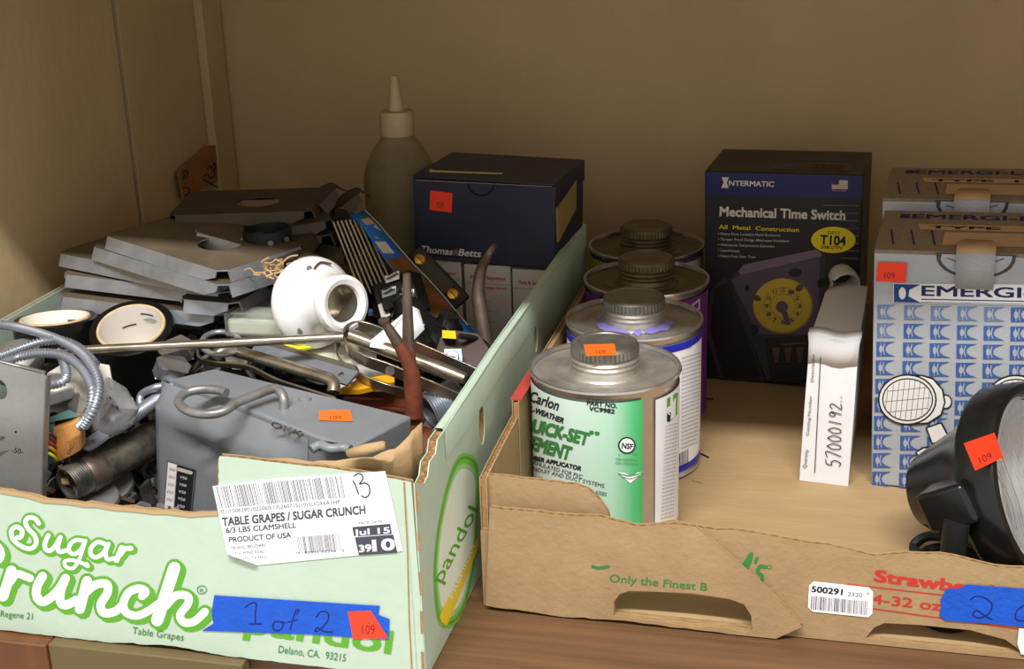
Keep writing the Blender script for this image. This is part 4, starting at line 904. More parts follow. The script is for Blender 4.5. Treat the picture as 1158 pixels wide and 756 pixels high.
# ---- pressed steel covers, front and rear stack
def cover(Fl, Fr, Y, lab, dark=False, hole=None, collar=False, group='pressed steel covers in the grape carton', fl=.0085, notch=True):
    """Fl, Fr world ends of the front edge, Y depth of the plate"""
    X = (Fr - Fl); w = X.length; X.normalize(); up = V((0, 0, 1)); up = (up - X * up.dot(X)).normalized(); Dv = up.cross(X)
    Mx = frame(Fl, X, up); t = thing('steel_cover', lab, 'metal cover', Mx, group); m_ = 'darksteel' if dark else 'galv'
    b = MB(); c = .006
    outer = [(c, 0), (w - c, 0), (w, c), (w, Y - c), (w - c, Y), (c, Y), (0, Y - c), (0, c)]
    hl = [[(hole[0] * w + hole[2] * cos(2 * pi * i / 24), hole[1] * Y + hole[2] * sin(2 * pi * i / 24)) for i in range(24)]] if hole else []
    mt = 'darksteel' if True else m_
    b.prism(outer, hl, .0012, ('matteblack' if dark else m_, 'dusttop' if not dark else 'darksteel', m_), Mx); make('plate', b, t)
    for k, (p0, p1, dr) in enumerate((((c, 0), (w - c, 0), (0, -1)), ((w, c), (w, Y - c), (1, 0)), ((w - c, Y), (c, Y), (0, 1)), ((0, Y - c), (0, c), (-1, 0)))):
        b = MB(); s_ = .0035
        q = [V((*p0, .001)), V((*p1, .001)), V((p1[0] + dr[0] * s_, p1[1] + dr[1] * s_, -fl)), V((p0[0] + dr[0] * s_, p0[1] + dr[1] * s_, -fl))]
        e = (q[1] - q[0]).normalized(); n = V((dr[0], dr[1], .3)).normalized() * .0011
        q[2] = q[2] - e * .012 if notch else q[2]; mid = q[2] + V((0, 0, .004)) ; 
        poly = [q[0], q[1], q[1].lerp(q[2] + e * .012, .55), q[2], q[3]]
        b.add([Mx @ p for p in poly] + [Mx @ (p - n) for p in poly], [(0, 1, 2, 3, 4), (9, 8, 7, 6, 5)] + [(i, (i + 5), (i + 1) % 5 + 5, (i + 1) % 5) for i in range(5)], m_)
        make('flange', b, t)
    if collar:
        b = MB(); r = hole[2]; T = Mx @ Matrix.Translation(V((hole[0] * w, hole[1] * Y, 0)))
        b.lathe([(r + .001, .001), (r + .0005, .014), (r - .0008, .0145), (r - .001, .001)], 'matteblack', 28, T, (False, False)); make('collar', b, t)
        for a in (200, 290, 330): 
            b = MB(); b.lathe([(.0022, 0), (.0022, .0015)], 'brass' if False else 'leadgrey', 8, T @ rotm(0, 90, 0) @ Matrix.Identity(4) if False else Mx @ Matrix.Translation(V((hole[0] * w + (r + .001) * cos(radians(a)), hole[1] * Y + (r + .001) * sin(radians(a)), .007))) @ Matrix.Rotation(radians(a), 4, 'Z') @ rotm(0, 90, 0)); make('rivet', b, t)
    return t
M['dusttop'] = mat('dusty_cover_top', (100, 87, 70), .8, .1, var=.2, scale=30, dirt=(66, 54, 40), damt=.8, dscale=9)
def cv(l, r, zl, zr, Y, lab, **k): return cover(W(*l, zl), W(*r, zr), Y, lab, **k)
cv((64, 336), (250, 358), .148, .146, .10, 'lowest grey steel cover of the front stack, just above the tape rolls')
cv((68, 311), (255, 333), .163, .161, .10, 'grey steel cover second from bottom of the front stack')
cv((63, 287), (232, 321), .1755, .172, .095, 'grey steel cover third from bottom of the front stack, corner poking left')
cv((101, 279), (252, 325), .186, .178, .09, 'bluish steel cover under the dusty topmost cover of the front stack')
cv((116, 267), (251, 309), .196, .187, .085, 'topmost dusty steel cover of the front stack with a round hole', hole=(.62, .52, .017))
cv((246, 309), (330, 290), .181, .179, .07, 'short grey cover with bright right flange beside the twine', dark=False)
cv((266, 345), (306, 322), .158, .158, .05, 'small grey cover end sticking out right of the front stack')
cv((262, 322), (318, 305), .170, .171, .05, 'small dusty steel cover lying right of the front stack under the twine')
BG = 'dark steel covers in the rear stack'
cv((232, 300), (330, 296), .183, .185, .10, 'dusty dark cover with a raised round collar', dark=True, hole=(.55, .5, .0185), collar=True, group=BG)
cv((216, 262), (352, 300), .196, .180, .02, 'long thin grey steel cover slanting behind the round collar', dark=False, group=BG)
cv((240, 282), (385, 290), .170, .166, .09, 'lower dark cover of the rear stack', dark=True, group=BG)
cv((238, 268), (372, 268), .182, .182, .09, 'middle dark cover of the rear stack', dark=True, group=BG)
cv((190, 245), (352, 240), .200, .200, .085, 'topmost dark cover of the rear stack with a round hole', dark=True, hole=(.57, .45, .018), group=BG)
cv((305, 262), (376, 250), .190, .193, .06, 'dark cover leaning right of the rear stack', dark=True, group=BG)
cv((356, 238), (385, 210), .196, .212, .02, 'upturned dark cover with its flange raised, right of the rear stack', dark=True, group=BG)
cv((382, 238), (412, 216), .190, .203, .02, 'upturned dark cover nearest the bottle', dark=True, group=BG)
cv((352, 306), (392, 282), .165, .172, .04, 'dark cover between the porcelain lampholder and stacked cards', dark=True, group=BG)
# twine
b = MB(); rr = random.Random(5); c0 = W(306, 308, .185)
for k in range(16):
    p = c0 + V((rr.uniform(-.006, .008), rr.uniform(-.006, .006), rr.uniform(-.001, .002))); pts = [p]
    for i in range(4): pts.append(pts[-1] + V((rr.uniform(-.006, .007), rr.uniform(-.004, .004), rr.uniform(-.0025, .004))))
    b.tube(smooth_path(pts, 3), .0006, 'twine', 5)
o = make('twine_tuft', b, None, Mx=Matrix.Translation(c0), kind='stuff'); tag(o, 'frayed tuft of tan twine on the steel covers left of the lampholder', 'twine')

# ---- tape rolls
def roll(C, axis, R, r, h, lab):
    T = frame(C, V(axis).orthogonal(), V(axis)); x = V((1, 0, 0)); T = frame(C, x, V(axis)); t = thing('tape_roll', lab, 'tape roll', T, 'rolls of black tape')
    b = MB(); b.lathe([(R - .001, -h), (R, -h + .001), (R, -.0012), (R - .0012, 0), (r + .0022, -.0004)], 'blacktape', 48, T, (False, False)); b.lathe([(r + .0022, -h), (R - .001, -h)], 'blacktape', 48, T, (False, False)); make('tape', b, t)
    b = MB(); b.lathe([(r + .0022, -.0006), (r + .0016, .0006), (r + .0002, .0005)], 'corerim', 48, T, (False, False)); b.lathe([(r + .0002, .0005), (r, -.0005), (r, -h + .002)], 'core', 48, T, (False, False)); b.lathe([(r, -h + .004), (.0005, -h + .0045)], 'core', 40, T, (False, True)); cr = make('paper_core', b, t, label='white paper core inside with grey print')
    b = MB(); 
    for k, a0 in ((0, 60), (1, 100)):
        rows = [[T @ V(((r - .0003) * cos(radians(a0 + i * 3)), (r - .0003) * sin(radians(a0 + i * 3)), z)) for i in range(10)] for z in (-.007 - k * .01, -.0085 - k * .01)]
        b.grid(rows, 'greyink')
    make('core_printing', b, cr)
c_ = W(148, 369, .142); roll(c_, (.05, -.42, 1), .0315, .0235, .045, 'thick roll of black tape standing upright with its white core facing up')
c_ = W(62, 359, .145); roll(c_, (-.04, .10, 1), .031, .024, .028, 'roll of black tape lying flat at the far left behind steel conduit')

# ---- flexible armoured conduit
b = MB()
def flexi(pts, r=.0034, stp=.0006):
    P = smooth_path(pts, 12); out = [P[0]]; need = stp
    for a, c in zip(P, P[1:]):
        l = (c - a).length; pos_ = need
        while pos_ <= l: out.append(a.lerp(c, pos_ / l)); pos_ += stp
        need = pos_ - l
    return out, [r * (1.0 if i % 4 in (1, 2) else .72) for i in range(len(out))]
t = thing('flexible_conduit', 'coiled length of ribbed flexible steel conduit at the left edge of the carton', 'conduit', Matrix.Translation(W(60, 400, .14)))
for pts in ([(-30, 366, .150), (10, 368, .152), (50, 378, .154), (82, 392, .153), (102, 410, .150), (112, 435, .140), (106, 462, .128), (95, 482, .115)],
            [(-30, 408, .150), (0, 402, .150), (22, 394, .152), (48, 386, .154), (70, 385, .152), (92, 395, .147), (108, 412, .142)],
            [(0, 412, .146), (20, 404, .147), (45, 399, .150), (72, 402, .150), (92, 416, .146), (104, 440, .138), (100, 468, .124), (88, 484, .112)],
            [(66, 398, .147), (73, 412, .144), (74, 428, .140), (62, 434, .137), (40, 436, .135)]):
    b = MB(); P_, R_ = flexi([W(*p) for p in pts]); b.tube(P_, R_, 'galv', 12); make('conduit_loop', b, t, smooth=50)
# greyish rounded fitting beside it
b = MB(); T = frame(W(18, 408, .132), V((1, -.2, .1)), V((0, -.5, 1))); b.lathe([(.004, -.012), (.017, -.010), (.02, -.004), (.019, .004), (.012, .010), (.003, .012)], 'leadgrey', 24, T); o = make('conduit_body', b, None, Mx=T); tag(o, 'rounded grey conduit fitting at the left edge inside the conduit coil', 'fitting')
b = MB(); T = frame(W(88, 442, .118), V((1, -.2, 0)), V((.25, -.75, .6)))
b.prism([(-.026, -.015), (.018, -.02), (.028, 0), (.02, .02), (-.01, .024), (-.026, .012)], [], .0012, 'greypaper', T)
o = make('switch_plate', b, None, Mx=T); tag(o, 'pale round edged plate lying between conduit coil and plastic bag', 'plate')
f_ = Plane(T @ V((0, 0, .0013)), T.to_3x3() @ V((1, 0, 0)), T.to_3x3() @ V((0, 0, 1)))

# ---- big bent steel plate at the left
fp_ = Plane(G(-.30, .055), V((GU * 1 + GV * .12)), -GV + GU * .12)
q = lambda x, y: fp_.px(x, y)
t = thing('steel_box_plate', 'bent galvanised steel plate with round knockout at the left front of the carton', 'metal plate', frame(fp_.at(*q(30, 545)), fp_.X, V((0, 0, 1))))
c_ = q(-2, 440); hole = [(c_[0] + .0062 * cos(2 * pi * i / 20), c_[1] + .0075 * sin(2 * pi * i / 20)) for i in range(20)]
ol = [q(-30, 402), q(44, 419), q(50, 423), q(53, 428), q(48, 566), q(-30, 560)]
b = MB(); b.prism([(u, max(v, .02)) for u, v in ol][::-1], [hole], -.0014, 'steel', fp_.T(0)); make('face', b, t)
b = MB(); e0, e1 = fp_.at(*q(53, 428)), fp_.at(*q(48, 566)); bk = -fp_.N * .006
b.add([e0, e1, e1 + bk, e0 + bk, e0 + fp_.X * -.0014, e1 + fp_.X * -.0014, e1 + bk - fp_.X * .0014, e0 + bk - fp_.X * .0014], [(0, 1, 2, 3), (7, 6, 5, 4), (0, 4, 5, 1), (3, 2, 6, 7)], 'steel'); make('flange', b, t)
b = MB(); e0, e1 = fp_.at(*q(-30, 402)), fp_.at(*q(50, 422)); b.add([e0, e1, e1 + bk * .5, e0 + bk * .5], [(0, 1, 2, 3)], 'steel'); make('flange', b, t, solid=.0013)
d = Decal(fp_, .0002).pxmode(); d.text('UP', (-3, 497), (5, 498), 5, 'ink').text('-50-', (13, 511), (26, 513), 6, 'ink').ell(18, 488, 1.3, 1.3, 'ink').poly([(-5, 512), (11, 508), (-5, 519)], 'tinbright').make('stamped_marks', t)
# transformer with bracket, tape and leads
A_ = W(78, 455, .12); t = thing('small_transformer', 'small transformer wrapped in brown paper tape with coloured leads behind the steel plate', 'transformer', frame(A_, GU, (0, 0, 1)))
T = frame(Q(72, 470, .11), GU + GV * .15, (0, 0, 1))
b = MB(); 
for c_, s_ in (((-.008, .008, .012), (.034, .03, .0022)), ((.008, .008, .002), (.0022, .03, .022)),): b.box(c_, s_, 'steel', T)
b.hexa([Q(50, 462, .088), Q(84, 450, .088), Q(84, 450, .115), Q(50, 462, .115), Q(50, 447, .088), Q(84, 436, .088), Q(84, 436, .115), Q(50, 447, .115)], 'greyworn'); make('bracket', b, t, bevel=.0012)
b = MB(); b.hexa([Q(52, 478, .08), Q(92, 470, .08), Q(92, 470, .11), Q(52, 478, .11), Q(54, 472, .08), Q(78, 463, .08), Q(78, 463, .11), Q(54, 472, .11)], 'teal'); b.hexa([Q(50, 528, .082), Q(62, 522, .082), Q(62, 522, .11), Q(50, 528, .11), Q(50, 480, .082), Q(62, 477, .082), Q(62, 477, .11), Q(50, 480, .11)], 'teal'); make('insulation', b, t)
b = MB(); rows = []
for x, yb, yt, vv in ((61, 523, 484, .078), (70, 520, 482, .074), (82, 514, 478, .073), (92, 508, 472, .075), (97, 500, 472, .085)): rows.append([Q(x, yb, vv + .002), Q(x - 1, (yb + yt) / 2, vv - .002), Q(x - 1, yt, vv), Q(x - 4, yt - 6, vv + .02)])
b.grid(rows, 'brownpaper'); b.hexa([Q(60, 522, .084), Q(94, 504, .084), Q(94, 504, .112), Q(60, 522, .112), Q(58, 486, .084), Q(91, 474, .084), Q(91, 474, .112), Q(58, 486, .112)], 'brownpaper'); cl = make('coil', b, t, bevel=.001)
fc = Plane(Q(80, 505, .070), GU, -GV); Decal(fc, .0).pxmode().text('DC-', (79, 514), (85, 501), 4, 'ink').make('coil_marking', cl)
for k, (m_, y0) in enumerate((('oxide', 493), ('rust', 498), ('redtape', 503), ('yellowtool', 509), ('ylabel', 516))):
    b = MB(); b.tube(smooth_path([Q(48, y0 + 2 - k, .072), Q(54, y0 - 4, .068), Q(61, y0, .072), Q(64, y0 + 4, .078)], 4), .0011, m_, 7); make('lead_wire', b, t)

# ---- pipes
def pipe_thing(name, lab, cat, a, c, r, m_, inner=None, thread=0):
    ax = (c - a); L_ = ax.length; T = frame(a, ax.orthogonal(), ax); t = thing(name, lab, cat, T)
    b = MB(); pr = []
    if thread:
        n = int(thread / .0016)
        for i in range(n): pr += [(r * .95, i * .0016), (r * .99, i * .0016 + .0008)]
        pr += [(r, thread), (r, L_)]
    else: pr = [(r, 0), (r, L_)]
    inn = inner or r * .8
    b.lathe([(inn, .02), (inn, .0003)] + [(pr[0][0], 0)] + pr, m_, 32, T, (False, True))
    make('pipe_wall', b, t) if inner else make('body', b, t)
    return t, T
t, T = pipe_thing('threaded_pipe', 'worn black steel pipe with open threaded end lying behind the front panel', 'pipe', W(76, 548, .070), W(184, 490, .078), .0128, 'blackpipe', .0105, .016)
b = MB(); rr = random.Random(2)
for i in range(26):
    a = rr.uniform(0, 2 * pi); p = T @ V((.009 * cos(a), .009 * sin(a), .004 + rr.random() * .006)); b.box(p, (.005, .004, .004), rr.choice(['leadgrey', 'twine', 'oxide']))
make('rust_scale', b, t, kind='stuff')
b = MB(); b.lathe([(.0129, .014), (.0137, .016), (.0136, .020), (.0131, .024), (.0136, .026), (.0129, .028)], 'oxide', 28, T, (False, False)); make('sealing_twine', b, t)
# flattened bright rod with a hole
a, c = W(97, 508, .092), W(186, 446, .112); ax = (c - a).normalized()
T = frame(a, ax, V((0, -.35, 1))); t = thing('flattened_rod', 'galvanised rod with flattened drilled end pointing down left', 'rod', T)
b = MB(); b.tube([a + ax * .022, a + ax * .03, c + ax * .02], [.0040, .0052, .0052], 'galv', 16); make('shaft', b, t)
b = MB(); n = 12; ol = [(.026, -.0045), (.01, -.0055)] + [(.004 - .0055 * sin(pi * i / n) , -.0055 * cos(pi * i / n)) for i in range(n + 1)] + [(.01, .0055), (.026, .0045)]
b.prism([(x + .0, y) for x, y in ol][::-1], [[(.006 + .0016 * cos(2 * pi * i / 12), .0016 * sin(2 * pi * i / 12)) for i in range(12)]], .0022, 'galv', T @ Matrix.Translation(V((0, 0, .001)))); make('flat_end', b, t)
b = MB(); pts = [W(172, 452, .11), W(160, 458, .108), W(160, 446, .114), W(176, 438, .120), W(188, 436, .12)]; b.tube(smooth_path(pts, 5), .0028, 'galv', 10); o = make('wire_hook', b, None, Mx=Matrix.Translation(pts[0])); tag(o, 'small bent galvanised hook above the flattened rod beside the grey switch box', 'hook')
# plastic bag
b = MB(); rr = random.Random(8); rows = []
edge = [(108, 428, .118), (122, 424, .124), (140, 440, .122), (158, 462, .112), (150, 478, .104), (128, 492, .098), (104, 494, .094), (98, 470, .104), (102, 448, .112)]
cen = W(128, 462, .122)
for k in (1.0, .75, .5, .25, .02):
    rows.append([cen.lerp(W(*p), k) + V((rr.uniform(-.002, .002), rr.uniform(-.002, .002), rr.uniform(-.003, .004) + (1 - k) * .004)) for p in edge])
b.grid(rows, 'bagfilm', True)
t = thing('plastic_bag', 'crumpled clear plastic bag with a metal part inside, behind the black pipe', 'bag', Matrix.Translation(cen)); make('film', b, t, solid=.0003, smooth=20)
b = MB(); T = frame(W(130, 466, .104), V((1, -.3, 0)), V((0, -.4, 1))); b.lathe([(.006, -.008), (.014, -.006), (.014, .003), (.009, .006)], 'tinbright', 20, T); make('metal_part', b, t)
b = MB(); T = frame(W(112, 430, .118), V((1, 0, 0)), V((0, -.3, 1))); b.box((0, 0, 0), (.01, .008, .006), 'rust', T); make('orange_tag', b, t, label='orange corner of a tag')
# discs at the bottom
for k, (x, y, z, r, l) in enumerate(((104, 566, .052, .019, 'dull grey metal disc under the threaded pipe, by the front rim'), (125, 548, .050, .0165, 'dull grey round knockout leaning behind the front disc'))):
    T = frame(W(x, y, z), V((1, 0, 0)), V((.1, -.2 - .3 * k, 1))); b = MB(); b.lathe([(r - .001, -.003), (r, -.002), (r, .002), (r - .001, .003), (.004, .0034)], 'leadgrey', 32, T); o = make('metal_disc', b, None, Mx=T); tag(o, l, 'disc')
# aluminium bits behind the tape roll rod
for k, (x, y, z, l) in enumerate(((201, 404, .128, 'bright cast clamp jaw left of the eye rod'), (191, 424, .122, 'bright rounded clamp foot left of the eye rod'))):
    T = frame(W(x, y, z), V((.8, .3, .2 - .5 * k)), V((-.2, -.5, 1))); b = MB(); b.prism([(-.010, -.006), (.010, -.008), (.013, 0), (.008, .009), (-.006, .008), (-.012, .003)], [], .012, 'tinbright', T); o = make('clamp_jaw', b, None, Mx=T, bevel=.0015); tag(o, l, 'clamp')

# ---- grey safety switch box
zt_ = .131; A, Bq, Cq, Dq = W(194, 428, zt_), W(243, 416, zt_), W(466, 470, zt_), W(395, 507, zt_)
t = thing('safety_switch_box', 'grey enamelled safety switch box with a ring handle and small orange sticker', 'switch box', frame(V((A.x, A.y, .02)), (Dq - A), (0, 0, 1)))
dn = V((-.010, 0, -.105)); fN = (Dq - A).cross(V((0, 0, 1))).normalized()
A0 = W(178, 437, zt_ - .004)
b = MB(); b.hexa([p + dn for p in (A, Dq, Cq, Bq)] + [A, Dq, Cq, Bq], 'greypaint'); make('enclosure', b, t, bevel=.0018)
# door: a curved cover standing proud of the front, with a pressed dent
b = MB(); rows = []; xf = (Dq - A).normalized(); Lf = (Dq - A).length
for j in range(17):
    z = -.004 - .101 * j / 16; row = []
    for i in range(29):
        s_ = i / 28 * (Lf * .86) - .012; prot = .0095 * min(1, max(0, (s_ + .012) / .006)) * min(1, j / 2.2) * min(1, max(0, (Lf * .86 - .012 - s_) / .02))
        dent = .006 * math.exp(-(((s_ - .05) / .028) ** 2 + ((z + .036) / .007) ** 2)) - .004 * math.exp(-(((s_ - .045) / .03) ** 2 + ((z + .024) / .007) ** 2))
        row.append(A + xf * s_ + V((-.010 * (-z / .105), 0, z)) + fN * (prot - dent + .0005))
    rows.append(row)
b.grid(rows, 'greypaint', flip=True); make('door', b, t, smooth=60)
b = MB(); hp = [W(321, 463, .130), W(321, 452, .136), W(318, 444, .1395), W(310, 439, .141), W(290, 446, .1405), W(268, 455, .1395), W(252, 465, .137), W(232, 468, .136), W(212, 464, .136), W(202, 454, .1365), W(210, 444, .138), W(228, 440, .139), W(246, 441, .139), W(256, 444, .1385)]
b.tube(smooth_path(hp, 6), .0031, 'greyworn', 14); make('ring_handle', b, t, label='bent rod handle ending in a loop')
tf = Plane(A, xf, V((0, 0, 1)))
sticker(tf, [(361, 465), (396, 464), (399, 477), (361, 476)], t, m='orange', ta=(.32, .68), h=.0006)
d = Decal(tf, .0001).pxmode(); d.text('OKK', (306, 482), (341, 494), 6.5, 'blackpipe', .02).make('stamped_letters', t)
b = MB(); b.hexa([W(360, 497, zt_ + .0002), W(398, 503, zt_ + .0002), W(400, 508, zt_ + .0002), W(356, 510, zt_ + .0002), W(360, 497, zt_ + .0006), W(398, 503, zt_ + .0006), W(400, 508, zt_ + .0006), W(356, 510, zt_ + .0006)], 'matteblack'); make('latch_slot', b, t)
b = MB(); b.tube(smooth_path([W(352, 508, .134), W(362, 503, .1355), W(374, 507, .135), (W(388, 506, .1345)), W(396, 508, .134)], 4), .003, 'greypaint', 10); make('latch', b, t)
b = MB(); b.lathe([(.0045, 0), (.004, .0018), (.001, .0026)], 'greypaint', 14, Matrix.Translation(W(345, 452, zt_))); make('screw_head', b, t)
df = Plane(A + fN * .0105, xf, xf.cross(-dn)); 
d = Decal(df, .0006).pxmode(); d.quad((190, 520), (222, 530), (216, 590), (184, 588), 'greyworn').up().quad((191, 522), (201, 525), (196, 590), (186, 588), 'paper').quad((202, 525), (221, 531), (215, 590), (197, 590), 'ink').up()
for i in range(6): d.text('00', (192 - i * .8, 531 + i * 8.5), (199 - i * .8, 533 + i * 8.5), 3.5, 'red').text('V50', (204 - i * .7, 540 + i * 8), (212 - i * .7, 542 + i * 8), 3, 'paper')
d.stroke([(203, 530), (217, 534)], 4, 'greypaper', smooth=False)
d.make('rating_label', t, 'black and white rating label')

# ---- rods and straps
a, c = W(66, 397, .143), W(389, 381, .150)
t = thing('long_steel_rod', 'long plain steel rod lying left to right across the scrap', 'rod', frame(a, c - a, (0, 0, 1))); b = MB(); b.tube([a + (c - a) * (i / 10) for i in range(11)], .0033, 'nickel', 16); make('shaft', b, t)
b = MB(); b.tube([a - (c - a).normalized() * .0012, a], [.0022, .0034], 'nickel', 16); make('rod_tip', b, t)
def strap(mb, pts, wdt, th, m_, up=V((0, 0, 1)), n=5):
    P_ = smooth_path(pts, n); rows = []
    for i, p in enumerate(P_):
        tg = (P_[min(len(P_) - 1, i + 1)] - P_[max(0, i - 1)]).normalized(); w_ = (up - tg * up.dot(tg)).normalized(); s_ = tg.cross(w_)
        rows.append([p - w_ * wdt / 2 - s_ * th / 2, p - w_ * wdt / 2 + s_ * th / 2, p + w_ * wdt / 2 + s_ * th / 2, p + w_ * wdt / 2 - s_ * th / 2])
    mb.grid(rows, m_, True); mb.add(rows[0], [(0, 1, 2, 3)], m_); mb.add(rows[-1], [(3, 2, 1, 0)], m_)
HG = 'bright strap hangers around the rod'
t = thing('strap_hanger', 'larger bright steel strap hanger looped around the rod, end toward the lampholder', 'pipe hanger', frame(W(430, 405, .13), GU, (0, 0, 1)), HG)
b = MB(); strap(b, [W(556, 430, .112), W(500, 405, .128), W(455, 386, .140), W(420, 372, .146), W(402, 370, .148), W(390, 378, .147), W(393, 394, .142), W(412, 407, .137), W(440, 417, .132), W(480, 434, .122), W(520, 452, .108)], .0115, .0016, 'nickel', V((0, -.45, 1))); make('strap', b, t, bevel=.0004)
b = MB(); T = frame(W(441, 419, .133), V((1, 0, -.2)), V((.2, -.95, .3))); b.lathe([(.0012, .0), (.003, .0006), (.0034, .0014)], 'oxide', 16, T @ Matrix.Translation(V((0, 0, .0008)))); make('rivet_hole', b, t)
t = thing('strap_hanger', 'smaller strap hanger loop tucked beneath the larger hanger', 'pipe hanger', frame(W(400, 410, .12), GU, (0, 0, 1)), HG)
b = MB(); strap(b, [W(470, 446, .110), W(436, 438, .116), W(404, 424, .122), W(384, 408, .128), (W(380, 392, .133)), W(388, 384, .136), W(404, 392, .134), W(425, 404, .128)], .0085, .0015, 'nickel', V((0, -.45, 1))); make('strap', b, t, bevel=.0004)
a, c = W(396, 379, .149), W(526, 428, .126); t = thing('hanger_rod', 'thick bright rod held inside the strap hanger', 'rod', frame(a, c - a, (0, 0, 1))); b = MB(); b.tube([a, a.lerp(c, .3), a.lerp(c, .9), c], [.0050, .0052, .0052, .004], 'nickel', 18); make('shaft', b, t)
# eye rod
t = thing('hooked_eye_rod', 'bright bent rod with hooked ends lying behind the grey switch box', 'rod', frame(W(310, 410, .13), GU, (0, 0, 1)))
b = MB(); b.tube(smooth_path([W(241, 408, .126), W(248, 399, .130), W(262, 396, .132), W(285, 402, .132), W(315, 411, .130), W(345, 420, .128), W(368, 427, .127), W(377, 433, .125), W(377, 444, .120)], 6), .0045, 'nickel', 16); make('shaft', b, t)
b = MB(); P_ = [W(250 + 22 * cos(2 * pi * i / 28), 388 + 13 * sin(2 * pi * i / 28), .134) for i in range(28)]; b.tube(P_, .0022, 'steel', 10, closed=True); o = make('steel_ring', b, None, Mx=Matrix.Translation(P_[0])); tag(o, 'thin steel ring beneath the long rod, next to the cream box', 'ring')
b = MB(); strap(b, [W(224, 396, .128), W(226, 406, .127), W(242, 411, .128), W(280, 415, .129), W(312, 430, .128), W(345, 441, .126), W(380, 452, .122)], .005, .0016, 'nickel', V((0, -.6, 1))); o = make('curved_strap', b, None, Mx=Matrix.Translation(W(280, 415, .128))); tag(o, 'narrow curved steel strap along the back edge of the grey switch box', 'strap')
# flat bar with hole
a, c = W(288, 394, .130), W(400, 428, .124); ax = (c - a).normalized(); T = frame(a, ax, V((0, -.7, 1))); L_ = (c - a).length; t = thing('flat_bar', 'bluish flat steel bar with a hole near its bent end', 'metal bar', T)
b = MB(); b.prism([(0, -.006), (L_, -.0075), (L_ + .001, .006), (0, .005)], [[(L_ - .010 + .0022 * cos(2 * pi * i / 16), -.001 + .0022 * sin(2 * pi * i / 16)) for i in range(16)]], .002, 'galv', T); b.prism([(0, .0045), (L_, .0055), (L_, .0075), (0, .0062)], [], .006, 'nickel', T); make('bar', b, t)
# white round cap, yellow pieces
T = frame(W(372, 404, .118), V((1, 0, 0)), V((.1, -.25, 1))); b = MB(); b.lathe([(.021, -.010), (.022, 0), (.020, .003), (.012, .0045), (.002, .005)], 'cream', 32, T); o = make('plastic_disc', b, None, Mx=T); tag(o, 'pale cream round plastic cap under the strap hangers', 'cap')
T = frame(W(404, 438, .112), V((1, .25, .05)), V((0, -.3, 1))); b = MB(); b.prism([(-.014, -.004), (.0, -.008), (.026, -.006), (.028, .004), (.0, .004)], [], .004, 'yellowtool', T); o = make('yellow_screwdriver', b, None, Mx=T, bevel=.001); tag(o, 'orange yellow tool handle end between the flat bar and rusty disc', 'screwdriver')
T = frame(W(328, 395, .130), V((1, 0, 0)), V((0, -.3, 1))); b = MB(); b.prism([(-.014, -.002), (.002, -.004), (.016, 0), (.004, .003), (-.01, .004)], [], .002, 'ylabel', T); o = make('yellow_tag', b, None, Mx=T); tag(o, 'small yellow plastic sliver under the long rod below the cream box', 'tag')
T = frame(W(410, 428, .108), V((1, -.2, 0)), V((.1, -.5, 1))); b = MB(); b.prism([(-.02, -.012), (.024, -.012), (.024, .014), (-.02, .014)], [], .0006, 'paper', T); o = make('paper_scrap', b, None, Mx=T); tag(o, 'white paper scrap beneath the strap hangers', 'paper')

# ---- cream part in a clear box
o0 = W(258, 379, .134); X = (W(340, 383, .134) - o0).normalized(); T = frame(o0, X, V((0, -.0, 1)))
t = thing('clear_plastic_box', 'low clear plastic box with a cream part inside, below the lampholder', 'box', T)
b = MB(); b.box((.027, .012, .0065), (.054, .024, .013), 'cream', T); make('cream_insert', b, t, bevel=.003)
b = MB(); b.box((.034, .014, .0085), (.071, .031, .0185), 'clear', T); make('clear_shell', b, t, bevel=.001)
b = MB(); b.hexa([W(190, 372, .12), W(250, 384, .12), W(250, 376, .12), W(190, 362, .12), W(190, 370, .124), W(250, 381, .124), W(250, 375, .124), W(190, 361, .124)], 'clear'); o = make('glass_tube_strip', b, None, Mx=Matrix.Translation(W(220, 372, .12))); tag(o, 'thin clear plastic strip right of the upright tape roll', 'strip')

# ---- porcelain lampholder
Cb = W(358, 342, .160); tc_ = (CAM - Cb).normalized(); ax = (tc_ * .80 + RT * .56 - UP * .02).normalized(); T = frame(Cb, V((0, 0, 1)).cross(ax), ax)
t = thing('porcelain_lampholder', 'white porcelain lampholder tilted on its side, socket facing right', 'lampholder', T)
b = MB(); b.lathe([(.022, -.010), (.033, -.009), (.0345, -.005), (.0335, .000), (.029, .005), (.024, .009), (.021, .013), (.0195, .020), (.0185, .028)], 'porcelain', 56, T, (True, False)); make('base', b, t)
b = MB(); b.lathe([(.0185, .027), (.0205, .029), (.0215, .033), (.0205, .037), (.0175, .0385), (.0140, .037), (.0132, .033)], 'porcelain', 56, T, (False, False)); make('socket_rim', b, t)
b = MB(); b.lathe([(.0132, .034), (.0128, .032), (.0134, .0305), (.0126, .0285), (.0134, .0265), (.0126, .0245), (.0134, .0225), (.0126, .0205), (.0134, .0185), (.012, .016), (.001, .0155)], 'nickel', 40, T, (False, True)); make('screw_shell', b, t)
for a_ in (100, 215):
    b = MB(); b.lathe([(.0022, .002), (.0024, .0028), (.0018, .003)], 'leadgrey', 14, T @ Matrix.Translation(V((.027 * cos(radians(a_)), .027 * sin(radians(a_)), .0042)))); make('screw_hole', b, t)
b = MB(); b.tube(smooth_path([T @ V((-.002, .026, .009)), T @ V((.006, .029, .0062)), T @ V((.014, .026, .0075))], 4), .0008, 'oxide', 6); make('cord_groove', b, t)

